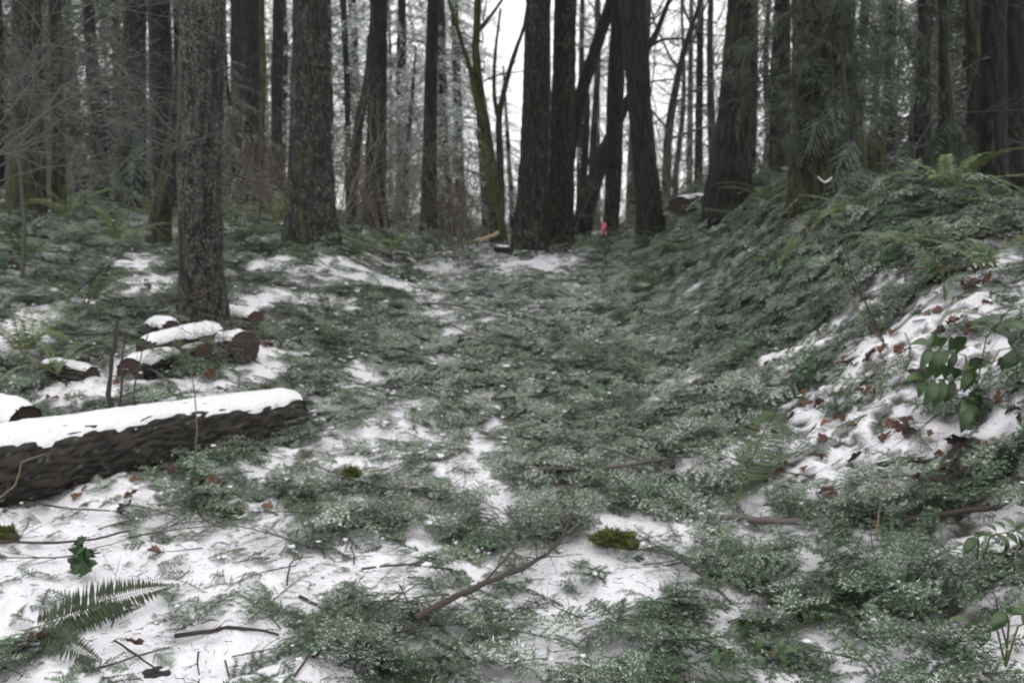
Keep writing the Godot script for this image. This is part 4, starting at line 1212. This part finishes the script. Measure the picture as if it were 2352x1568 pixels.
func frond_mesh(length: float, wide: float, pairs: int, arch: float, col: Color, fat := 0.34) -> ArrayMesh:
	var b := B.new()
	var pts := PackedVector3Array()
	var rad := PackedFloat32Array()
	for k in 11:
		var f := k / 10.0
		pts.append(Vector3(f * length, arch * length * (f * 1.0 - 1.35 * f * f), 0))
		rad.append(0.0028 * (1.0 - 0.8 * f))
	b.tube(pts, rad, 4, Color(col.r * 1.3, col.g * 1.0, col.b * 0.7))
	for k in pairs:
		var f := 0.1 + 0.9 * (k + 0.5) / pairs
		var j := int(f * 10)
		var p := pts[mini(j, 10)].lerp(pts[mini(j + 1, 10)], f * 10 - j)
		var tg := (pts[mini(j + 1, 10)] - pts[maxi(j - 1, 0)]).normalized()
		var up := Vector3(0, 0, 1).cross(tg).normalized()
		if up.y < 0: up = -up
		var l := wide * (sin(minf(1.0, f * 2.2 + 0.25) * PI * 0.5) * (1.0 - pow(f, 2.6)) + 0.06)
		for s in [-1.0, 1.0]:
			var dir: Vector3 = (Vector3(0, 0, s) + tg * rng.randf_range(0.2, 0.45) + up * rng.randf_range(-0.3, 0.12)).normalized()
			b.leaf(p, dir * l * rng.randf_range(0.85, 1.1), tg * length / pairs * fat, up * 0.003, jit(col, 0.2))
	return b.mesh(M.leaf)

func make_plants() -> void:
	var cols := [lin(0.05, 0.085, 0.03), lin(0.125, 0.17, 0.06), lin(0.14, 0.18, 0.1)]
	var meshes := []
	for c in cols:
		var row := []
		for k in 3: row.append(frond_mesh(0.6, 0.07, 38, 0.35 + 0.15 * k, c))
		meshes.append(row)
	# [x, y, fronds, size, tone, label, first angle, angle span]
	for q in [
		[1560, 590, 9, 0.85, 1, "bright sword fern on the bank below the sawn log end"], [1600, 545, 7, 0.7, 1, "sword fern tucked under the log end on the crest"], [1800, 625, 7, 0.6, 1, "fern with pale tips in the middle of the right bank"], [1480, 565, 8, 0.6, 1, "green fern where the bank rises left of the sawn log end"], [1760, 480, 9, 0.9, 1, "fern on the crest between the big leaning fir and the mossy giant"], [2180, 470, 9, 0.9, 1, "fern on the crest below the thin black trunk"], [1960, 530, 8, 0.8, 1, "fern on the upper bank below the mossy giant"], [1690, 450, 8, 0.8, 1, "snow-dusted fern at the foot of the big leaning fir"], [2110, 600, 8, 0.8, 2, "pale fern spreading on the upper right bank"], [2050, 420, 8, 0.9, 0, "dark fern beside the mossy snag"], [2290, 500, 6, 0.6, 1, "fern below the wide black trunk at right"],
		[200, 715, 10, 1.0, 0, "arching sword fern left of the sawn logs"], [60, 840, 9, 0.9, 1, "pale sword fern at the left edge above the log end"], [130, 880, 6, 0.6, 2, "yellowish fern tip between the left edge and the standing stick"], [400, 860, 7, 0.7, 0, "green fern in front of the sawn log pile"], [900, 585, 9, 1.0, 1, "broad fern on the left bank right of the flared trunk"], [960, 610, 9, 0.9, 0, "fern drooping toward the hollow from the left bank"], [830, 590, 8, 0.9, 1, "fern at the foot of the large flared trunk"], [160, 505, 9, 1.2, 1, "large fern under the slim mossy trunk at left"], [350, 505, 9, 1.2, 1, "large fern behind the nearest trunk"], [640, 520, 8, 1.2, 1, "fern left of the large flared trunk"], [560, 560, 8, 1.1, 0, "fern between the two lichen covered trunks"],
		[1330, 575, 8, 0.6, 1, "low green fern below the pink ribbon"], [1260, 570, 7, 0.7, 1, "small fern at the foot of the twin fir trunks"], [1400, 595, 7, 0.6, 0, "fern where the right bank meets the hollow's head"], [750, 740, 7, 0.8, 0, "dark fern on the left side of the hollow"], [2260, 650, 6, 0.6, 2, "pale fern near the right edge above the bank's snow"], [270, 570, 8, 1.0, 1, "fern in the thicket left of the nearest trunk"], [60, 600, 8, 1.0, 0, "fern in the thicket at the left edge"]]:
		var p := hit(q[0], q[1] + 8.0, 0.08)
		var t := thing("sword_fern", q[5], "fern", p)
		for k in q[2]:
			var o := part("frond", meshes[q[4]][k % 3], t)
			var s: float = q[3] * 1.2 * rng.randf_range(0.75, 1.15)
			o.transform = Transform3D((Basis(Vector3.UP, TAU * k / q[2] + rng.randf_range(-0.3, 0.3)) * Basis(Vector3(0, 0, 1), rng.randf_range(0.15, 0.75)) * Basis(Vector3(1, 0, 0), rng.randf_range(-0.3, 0.3))).scaled_local(Vector3(s, s, s)), Vector3.ZERO)
	var wide_frond := frond_mesh(0.6, 0.1, 50, 0.45, lin(0.034, 0.054, 0.02), 0.6)
	# single fronds that lie in view: [x0, y0, x1, y1, lift, tone, label]
	for q in [[110, 1478, 405, 1420, 0.09, 0, "dark fern frond lying on the snow at lower left"], [60, 1500, 330, 1440, 0.04, 0, "second dark fern frond under the one at lower left"], [110, 1480, 190, 1575, 0.05, 1, "light fern frond pointing out of the bottom edge at left"], [1690, 1190, 1800, 960, 0.1, 0, "long pale-ribbed fern frond standing at the foot of the bank's snow"], [1700, 1180, 1860, 1060, 0.08, 0, "dark fern frond beside the pale-ribbed one"], [1880, 990, 1990, 900, 0.05, 0, "fern frond laid over the upper part of the bank's snow"], [2200, 690, 2160, 760, 0.08, 2, "fern frond hanging onto the top of the bank's snow"]]:
		var a := hit(q[0], q[1], 0.03)
		var e := hit(q[2], q[3], q[4])
		var t := thing("fern_frond", q[6], "fern frond", a)
		var ln := (e - a).length()
		var o := part("blade", wide_frond if q[1] > 1300 else meshes[q[5]][0], t)
		var fx := (e - a).normalized()
		var nz := fx.cross(Vector3.UP).normalized()
		var ny := nz.cross(fx)
		o.transform = Transform3D((Basis(fx, ny, nz) * Basis(Vector3(1, 0, 0), 1.0 if q[1] > 1300 else 0.2)).scaled_local(Vector3(ln / 0.6, ln / 0.6, ln / 0.6 * (1.25 if q[1] > 1300 else 0.95))), Vector3(0, 0.05, 0))
	# broad-leaved evergreen on the right bank: every leaf a part
	var lm := []
	for k in 3:
		var b := B.new()
		var c: Color = [lin(0.05, 0.095, 0.035), lin(0.075, 0.125, 0.06), lin(0.035, 0.07, 0.025)][k]
		leaf_blade(b, 0.075, 0.0155, c)
		lm.append(b.mesh(M.leaf))
	for q in [
		[2240, 905, 0.06, [[-0.75, 0.5], [0.1, 0.9], [0.75, 0.6], [-0.45, -0.35], [0.15, -0.75], [0.65, -0.45], [-0.85, 0.0], [0.1, -1.25], [0.9, 0.05], [-0.3, 0.15], [0.45, 0.1], [-0.2, -0.5], [0.4, -0.9]], 4, 1.6, "glossy broad-leaved evergreen hanging over the dark gap in the right bank"],
		[2240, 1330, 0.05, [[-0.4, 1.0], [0.3, 1.1], [0.6, 0.6]], 3, 0.9, "broad-leaved evergreen near the right edge in the lower bank"],
		[2310, 1530, 0.02, [[-0.6, 0.8], [-0.2, 1.1], [0.4, 0.9]], 3, 0.9, "broad-leaved plant in the bottom right corner"],
		[1800, 1450, 0.03, [[-0.9, 0.35], [0.6, 0.5]], 4, 0.85, "low leafy sprig before the snow at lower right"],
		[1690, 1545, 0.02, [[-0.4, 0.7], [0.7, 0.5]], 2, 0.8, "small leafy sprig at the bottom edge right of centre"],
		[1480, 690, 0.1, [[-0.6, 0.8], [0.3, 1.0], [0.7, 0.5]], 4, 1.0, "broad-leaved sprig at the foot of the bank near the dark branch"],
		[2170, 690, 0.14, [[-0.7, 0.7], [0.2, 1.0], [0.8, 0.5], [-0.2, 0.3]], 4, 1.1, "grey green broad-leaved plant above the bank's snow"],
		[1960, 670, 0.1, [[-0.7, 0.7], [0.4, 0.8]], 3, 0.8, "leafy sprig behind the crossing canes on the right bank"]]:
		var p := hit(q[0], q[1], 0.0)
		var t := thing("evergreen_plant", q[6], "plant", p)
		var sb := B.new()
		for s in q[3]:
			var tip: Vector3 = Vector3(s[0] * 0.22, q[2] + s[1] * 0.17, rng.randf_range(0.0, 0.16)) * q[5]
			var midp: Vector3 = Vector3(tip.x * 0.3, tip.y * 0.8, tip.z * 0.4)
			sb.tube(PackedVector3Array([Vector3.ZERO, midp, tip]), PackedFloat32Array([0.004, 0.003, 0.0015]), 5, lin(0.12, 0.13, 0.05))
			for k in q[4]:
				var f: float = 0.25 + 0.75 * k / maxf(1.0, q[4] - 1.0)
				var bp: Vector3 = midp.lerp(tip, f)
				var ax: Vector3 = (tip - midp).normalized()
				for sg in [-1.0, 1.0]:
					var o := part("leaf", lm[rng.randi() % 3], t)
					var dir: Vector3 = (ax * 0.4 + Vector3(ax.y, -ax.x, 0.25).normalized() * sg + Vector3(0, -0.35, 0.2)).normalized()
					var up := Vector3(rng.randf_range(-0.3, 0.3), 1.0, 0.6 + rng.randf_range(-0.3, 0.3))
					var nz: Vector3 = dir.cross(up).normalized()
					var sc: float = q[5] * rng.randf_range(0.75, 1.15)
					o.transform = Transform3D(Basis(dir, nz.cross(dir), nz).scaled_local(Vector3(sc, sc, sc)), bp)
				if k == q[4] - 1:
					var o := part("leaf", lm[0], t)
					var nz: Vector3 = ax.cross(Vector3(0.1, 1, 0.7)).normalized()
					o.transform = Transform3D(Basis(ax, nz.cross(ax), nz).scaled_local(Vector3.ONE * q[5]), bp)
		part("stem", sb.mesh(M.wood), t)
	# holly-like dark leaf cluster on the snow at left
	var hp := hit(185, 1335, 0.02)
	var ht := thing("holly_sprig", "dark green lobed leaves standing on the snow at left", "plant", hp)
	var hl := B.new()
	lobed(hl, 0.1, 5, lin(0.04, 0.085, 0.035), 0.25, 0.4)
	var hm := hl.mesh(M.leaf)
	for k in 4:
		var o := part("leaf", hm, ht)
		var sc := rng.randf_range(0.5, 0.9)
		o.transform = Transform3D((Basis(Vector3.UP, k * 1.7) * Basis(Vector3(1, 0, 0), 0.9) * Basis(Vector3(0, 0, 1), rng.randf_range(-0.3, 0.5))).scaled_local(Vector3.ONE * sc), Vector3(rng.randf_range(-0.04, 0.04), 0.05 + 0.02 * k, rng.randf_range(-0.03, 0.03)))
	var hs := B.new()
	hs.tube(PackedVector3Array([Vector3(0, -0.02, 0), Vector3(0.01, 0.05, 0), Vector3(-0.02, 0.14, -0.02)]), PackedFloat32Array([0.003, 0.0025, 0.0015]), 5, lin(0.08, 0.08, 0.04))
	part("stem", hs.mesh(M.wood), ht)

func leaf_blade(b: B, l: float, w: float, col: Color) -> void:
	var n := 6
	var k0 := b.v.size()
	for k in n + 1:
		var f := float(k) / n
		var ww := w * sin(PI * pow(f, 0.8)) * (1.0 if k < n else 0.0)
		var y := 0.012 * sin(f * PI) - 0.01 * f * f
		for s in [-1.0, 0.0, 1.0]:
			b.v.append(Vector3(f * l, y + absf(s) * ww * 0.25, s * ww))
			b.c.append(col if s != 0.0 else Color(col.r * 1.3, col.g * 1.2, col.b * 1.2))
	for k in n:
		for s in 2:
			var a := k0 + k * 3 + s
			b.i.append_array(PackedInt32Array([a, a + 3, a + 1, a + 1, a + 3, a + 4]))

# dead broad leaf: uneven lobes, crumpled and curled
func lobed(b: B, r: float, lobes: int, col: Color, curl: float, depth := 0.3) -> void:
	var k0 := b.v.size()
	var n := lobes * 6
	var sd := rng.randf_range(0, 90)
	var jl := []
	for k in lobes + 1: jl.append(rng.randf_range(0.75, 1.1))
	for ring in 4:
		for k in n:
			var an := TAU * k / n
			var ph := fposmod(float(k) / 6.0, 1.0)
			var lob: float = jl[int(k / 6.0 + 0.5) % lobes]
			var rr := r * lob * (1.0 - depth + depth * pow(absf(cos(ph * PI)), 1.2))
			rr *= 1.0 - 0.1 * float(k % 2) - 0.22 * sin(an * 0.5)
			rr *= [0.06, 0.42, 0.75, 1.0][ring]
			var p := Vector3(cos(an) * rr, 0, sin(an) * rr * 0.85)
			p.y = curl * (absf(p.z) * 0.9 + p.x * p.x * 5.0) + 0.28 * r * n_patch.get_noise_2d(p.x * 9.0 / (r * 10.0) + sd, p.z * 9.0 / (r * 10.0)) * (ring / 1.5)
			b.v.append(p)
			b.c.append(jit(col, 0.22))
	for ring in 3:
		for k in n:
			var k2 := (k + 1) % n
			var a := k0 + ring * n
			b.i.append_array(PackedInt32Array([a + k, a + n + k, a + k2, a + k2, a + n + k, a + n + k2]))

func make_leaves() -> void:
	var protos := []
	var pal := [lin(0.105, 0.056, 0.036), lin(0.16, 0.085, 0.052), lin(0.062, 0.036, 0.028), lin(0.036, 0.023, 0.02)]
	for k in 12:
		var b := B.new()
		lobed(b, 0.07, 5, pal[k % 4], rng.randf_range(0.2, 1.0), rng.randf_range(0.15, 0.38))
		protos.append(b.mesh(M.dry))
	var n := 0
	for q in [
		[355, 1297, 1, 0.75, "orange brown leaf lying alone on the snow at left"], [292, 1190, 2, 1.0, "dark dead leaf hanging on twigs above the snow"], [305, 1160, 2, 0.7, "dead leaf on the twig tip just right of the dark hanging one"], [480, 880, 0, 1.1, "rusty leaf below the sawn log pile"], [512, 914, 1, 0.9, "rusty curled leaf behind the long log's right half"], [455, 800, 0, 0.9, "rusty leaf against the sawn logs"], [870, 715, 2, 1.2, "dark brown leaf left of the hollow"], [1142, 770, 0, 1.0, "single brown leaf in the middle of the hollow"],
		[2030, 825, 1, 0.8, "orange leaf lying on the small bough in the bank's snow"], [2108, 893, 3, 1.5, "large dark curled leaf on the bank left of the broad-leaved plant"], [2130, 915, 3, 1.1, "dark curled leaf just below the large one on the bank"], [2000, 920, 1, 0.8, "tan leaf below the small bough on the bank's snow"], [2290, 945, 1, 0.8, "brown leaf tucked right of the broad-leaved plant"], [2230, 785, 0, 1.2, "brown leaf in the heap atop the bank's snow"], [2190, 765, 1, 0.9, "tan leaf at the top edge of the bank's snow"], [2160, 790, 2, 1.1, "dark leaf on the left of the heap atop the bank's snow"], [1890, 1035, 0, 0.8, "brown leaf at the left margin of the bank's lower snow"], [1935, 985, 0, 0.7, "small brown leaf in the bank's lower snow"], [1795, 1155, 3, 1.0, "dark leaf under the long pale-ribbed frond"], [2265, 1060, 1, 1.0, "brown leaf hanging below the broad-leaved plant"], [2200, 1045, 3, 1.3, "dark leaf in the gap beneath the broad-leaved plant"], [2340, 578, 0, 1.3, "brown leaf on snow at the right edge"], [1690, 745, 2, 1.2, "dark brown leaf halfway up the right bank"], [1600, 820, 2, 1.0, "dull leaf at the foot of the right bank"], [312, 1517, 2, 0.7, "small dark leaf on the snow near the bottom edge at left"], [115, 835, 0, 1.2, "rusty leaf at the left end of the rotten log"], [190, 850, 2, 1.2, "dark leaf in front of the rotten log"], [395, 1105, 2, 0.8, "dark leaf against the long log's foot"], [1780, 1020, 0, 0.7, "small rusty leaf near the pale-ribbed frond's tip"], [1850, 870, 0, 0.8, "rusty leaf beside the dark stick on the bank's snow"], [1820, 980, 2, 0.8, "dull brown leaf between bough and snow on the bank"], [1970, 1075, 3, 1.0, "black-brown leaf low in the bank's snow"], [2250, 560, 2, 1.0, "dull leaf on the ridge below the black trunk"], [520, 660, 0, 1.1, "rusty leaf cluster right of the nearest trunk"], [30, 620, 0, 1.3, "rusty leaf at the left edge under the fern"], [100, 560, 2, 1.2, "dark leaf in the thicket at the far left"], [70, 1515, 3, 0.75, "dark wet leaf under the fern in the lower left corner"], [110, 1500, 2, 0.7, "brown leaf under the fern in the lower left corner"]]:
		var t := thing("dead_leaf", q[4], "leaf", hit(q[0], q[1], 0.055))
		part("blade", protos[q[2] + 4 * (n % 3)], t)
		var st := B.new()
		st.tube(PackedVector3Array([Vector3.ZERO, Vector3(-0.05, 0.012, 0.004), Vector3(-0.095, 0.005, 0.012)]), PackedFloat32Array([0.0016, 0.0014, 0.001]), 4, lin(0.14, 0.07, 0.04))
		part("stalk", st.mesh(M.dry), t)
		t.transform.basis = (slope_basis(t.position.x, t.position.z, rng.randf_range(0, TAU)) * Basis(Vector3(1, 0, 0), rng.randf_range(-0.5, 0.9)) * Basis(Vector3(0, 0, 1), rng.randf_range(-0.6, 0.6))).scaled_local(Vector3.ONE * q[3] * 0.8)
		n += 1
	# many small ones mixed in on the bank
	var xf := []
	var cols := PackedColorArray()
	var wb := B.new()
	lobed(wb, 0.045, 4, Color(0.8, 0.8, 0.8), 0.8)
	for k in 640:
		var X := rng.randf_range(1500, 2350) if rng.randf() < 0.65 else rng.randf_range(0, 700)
		var Y := rng.randf_range(560, 1200)
		var p := hit(X, Y, 0.03)
		if n_mid.get_noise_2d(p.x, p.z) < -0.05: continue
		var s := rng.randf_range(0.4, 1.1)
		xf.append(Transform3D((slope_basis(p.x, p.z, rng.randf_range(0, TAU)) * Basis(Vector3(1, 0, 0), rng.randf_range(-0.9, 0.9))).scaled_local(Vector3(s, s, s)), p))
		cols.append(jit([lin(0.16, 0.075, 0.04), lin(0.08, 0.042, 0.03), lin(0.05, 0.03, 0.024), lin(0.2, 0.1, 0.055)][rng.randi() % 4], 0.3))
	tag(multi("leaf_litter", wb.mesh(M.dry), xf, cols, self), "scraps of dead brown leaves mixed into snow and boughs", "leaf litter", "", "stuff")

func moss_clump(label: String, p: Vector3, size: Vector3, yaw: float, snow := false) -> void:
	var t := thing("moss_clump", label, "moss", p)
	var b := B.new()
	for k in 1500:
		var n := Vector3(rng.randfn(), absf(rng.randfn()) * 0.9 - 0.2, rng.randfn()).normalized()
		var q := Vector3(n.x * size.x, n.y * size.y, n.z * size.z) * (0.9 + 0.9 * n_mid.get_noise_3dv(n * 0.9 + p))
		var d := (n + Vector3(rng.randf_range(-0.6, 0.6), rng.randf_range(-0.6, 0.6), rng.randf_range(-0.6, 0.6))).normalized()
		b.needle(q - d * 0.01, q + d * rng.randf_range(0.01, 0.022), d.cross(Vector3(rng.randf_range(-1, 1), 1, 0.3)).normalized() * 0.004, jit(lin(0.1, 0.115, 0.022), 0.5))
	part("moss", b.mesh(M.moss), t)
	var core := B.new()
	core.tube(PackedVector3Array([Vector3(-size.x * 1.15, -size.y * 0.3, 0), Vector3(-size.x * 0.7, 0, 0), Vector3(0, 0.0, 0), Vector3(size.x * 0.7, 0, 0), Vector3(size.x * 1.2, -size.y * 0.2, 0)]), PackedFloat32Array([size.y * 0.3, size.y * 0.75, size.y * 0.9, size.y * 0.75, size.y * 0.3]), 10, lin(0.05, 0.05, 0.02), 0.1, rng)
	part("branch", core.mesh(M.wood), t)
	t.rotation.y = yaw

func make_small() -> void:
	moss_clump("mossy broken chunk of branch beside the longest stick", hit(1412, 1270, 0.055), Vector3(0.085, 0.04, 0.045), -0.35)
	moss_clump("snow-topped tuft of moss on a bent twig left of centre", hit(808, 1110, 0.05), Vector3(0.04, 0.028, 0.035), 0.0)
	moss_clump("low green moss tuft in the snow below the arched bough", hit(525, 1190, 0.02), Vector3(0.055, 0.025, 0.03), 0.0)
	moss_clump("small dark moss scrap on the snow below the long log", hit(455, 1120, 0.02), Vector3(0.03, 0.02, 0.02), 0.4)
	moss_clump("mossy green lump at the left edge of the snow", hit(10, 1250, 0.03), Vector3(0.05, 0.045, 0.04), 0.0)
	# dark stone at the bottom edge
	var sp := SphereMesh.new()
	sp.radial_segments = 24
	sp.rings = 14
	var sa := sp.get_mesh_arrays()
	var b := B.new()
	b.v = sa[Mesh.ARRAY_VERTEX]
	b.i = sa[Mesh.ARRAY_INDEX]
	for k in b.v.size():
		var p := b.v[k] * 2.0
		p *= 1.0 + 0.3 * n_patch.get_noise_3dv(p * 0.6)
		b.v[k] = Vector3(p.x * 0.045, p.y * 0.022, p.z * 0.03)
		b.c.append(lin(0.03, 0.03, 0.032))
	var st := part("stone", b.mesh(M.wood), self)
	st.position = hit(362, 1560, 0.015)
	tag(st, "small dark wet stone at the bottom edge on the snow", "stone")
	# pink ribbon tied to a twig
	var rp := at(1387, 513, 11.6)
	var g := ground(rp.x, rp.z)
	var t := thing("flagged_stake", "dark twig standing in brush below the left-leaning fir", "stake", Vector3(rp.x, g, rp.z))
	var tb := B.new()
	tb.tube(PackedVector3Array([Vector3(0.05, -0.1, 0), Vector3(0.02, (rp.y - g) * 0.5, 0), Vector3(0, rp.y - g, 0), Vector3(-0.03, rp.y - g + 0.25, 0)]), PackedFloat32Array([0.008, 0.007, 0.005, 0.003]), 6, lin(0.06, 0.05, 0.045))
	part("stem", tb.mesh(M.wood), t)
	var r := thing("ribbon", "bright pink flagging ribbon hanging from a twig near the hollow's head", "ribbon", rp)
	var rb := B.new()
	for s in [-1.0, 1.0]:
		var pts := []
		for k in 9:
			var f := k / 8.0
			var w := 0.016 * (1.0 + 0.3 * sin(f * 5.0 + s))
			var c := Vector3(s * 0.012 + 0.02 * f * s + 0.014 * sin(f * 6.0 + s), -0.2 * f * (1.0 if s > 0 else 0.8), 0.01 * sin(f * 7.0 + s))
			pts.append([c + Vector3(-w, 0, 0.008 * sin(f * 9.0)), c + Vector3(w, 0, -0.008 * sin(f * 9.0))])
		for k in 8: rb.quad(pts[k][0], pts[k][1], pts[k + 1][1], pts[k + 1][0], Color.WHITE)
	part("tails", rb.mesh(M.ribbon), r)
	r.scale = Vector3.ONE * 0.68
	var kb := B.new()
	kb.tube(PackedVector3Array([Vector3(-0.02, 0.012, 0), Vector3(0, 0.0, 0.01), Vector3(0.02, 0.012, 0)]), PackedFloat32Array([0.012, 0.017, 0.01]), 8, Color.WHITE)
	part("knot", kb.mesh(M.ribbon), r)
	# a lump of snow on the forked twig before the mossy giant
	var fp := at(1895, 420, 8.2)
	var fork := thing("snowy_fork", "snow lying in a twig fork at the foot of the mossy giant", "branch", fp)
	fork.scale = Vector3.ONE * 0.5
	var fb := B.new()
	fb.tube(PackedVector3Array([Vector3(-0.13, 0.09, 0), Vector3(-0.08, 0.03, 0), Vector3(0, -0.02, 0), Vector3(0.0, -0.3, 0)]), PackedFloat32Array([0.008, 0.012, 0.016, 0.02]), 7, lin(0.05, 0.045, 0.04))
	fb.tube(PackedVector3Array([Vector3(0, -0.02, 0), Vector3(0.08, 0.03, 0), Vector3(0.12, 0.08, 0)]), PackedFloat32Array([0.016, 0.012, 0.008]), 7, lin(0.05, 0.045, 0.04))
	part("fork", fb.mesh(M.wood), fork)
	var fs := B.new()
	fs.tube(PackedVector3Array([Vector3(-0.13, 0.105, 0), Vector3(-0.07, 0.045, 0), Vector3(0, 0.005, 0), Vector3(0.07, 0.045, 0), Vector3(0.115, 0.095, 0)]), PackedFloat32Array([0.01, 0.018, 0.024, 0.02, 0.012]), 9, Color(0.85, 0.85, 0.88), 0.15, rng)
	part("snow_cap", fs.mesh(M.snow), fork)

# bare broad-leaved trees whose twigs net the white sky, and dead brush over the sawn logs
func make_bare_trees() -> void:
	var protos := []
	for k in 2:
		var t := thing("bare_tree", "leafless tree with fine twigs against the white sky", "tree", Vector3.ZERO, "leafless trees against the sky")
		part("trunk", trunk_mesh(PackedVector3Array([Vector3.ZERO, Vector3(0.15, 2.5, 0), Vector3(-0.1 + 0.4 * k, 6, 0.1), Vector3(0.2, 11, 0)]), PackedFloat32Array([0.15, 0.12, 0.08, 0.02]), 14, 0.15, 60 + k, 0.006, 0.3, 0.0, 1.1, 0.2), t)
		var b := B.new()
		for j in 20:
			var y := rng.randf_range(1.6, 10.5)
			var an := rng.randf_range(0, TAU)
			branchy(b, Vector3(0.1, y, 0.05), Vector3(cos(an), rng.randf_range(0.1, 0.9), sin(an)).normalized(), rng.randf_range(1.8, 3.4) * (1.15 - y / 16.0), 0.03, 3, lin(0.15, 0.145, 0.14), 0.2, 6, 0.75, 0.0)
		part("crown", b.mesh(M.wood), t).set_meta("kind", "stuff")
		protos.append(t)
	var n := 0
	for q in [[1360, 30], [1450, 25], [1555, 36], [1640, 27], [1752, 30], [1120, 29], [900, 40], [650, 30]]:
		var o: Node3D = protos[n % 2]
		if n >= 2: o = dup(o, "")
		tag(o, "leafless fine-twigged tree " + beside(q[0], n), "", "leafless trees in the background")
		var x: float = (q[0] - 1176.0) / F * q[1]
		o.position = on(x, -q[1], -0.2)
		o.rotation.y = rng.randf_range(0, TAU)
		n += 1
	for q in [[470, 790, 6.2, "dead grey twigs lying over the sawn log pile"], [530, 800, 6.2, "dead grey twigs in front of the round sawn end"], [430, 690, 7.2, "dead twigs heaped left of the nearest trunk's foot"], [560, 760, 6.6, "dead twigs at the right end of the sawn pile"]]:
		var p := at(q[0], q[1], q[2])
		p.y = maxf(p.y, ground(p.x, p.z) + 0.06)
		var t := thing("dead_twigs", q[3], "twigs", p)
		var b := B.new()
		for j in 9:
			branchy(b, Vector3(rng.randf_range(-0.12, 0.12), rng.randf_range(-0.03, 0.05), rng.randf_range(-0.1, 0.1)), Vector3(rng.randf_range(-1, 1), rng.randf_range(0.0, 0.35), rng.randf_range(-0.4, 0.6)).normalized(), rng.randf_range(0.2, 0.42), 0.0028, 2, lin(0.13, 0.105, 0.085), 0.18, 4, 0.7, -0.02)
		part("twigs", b.mesh(M.wood), t)
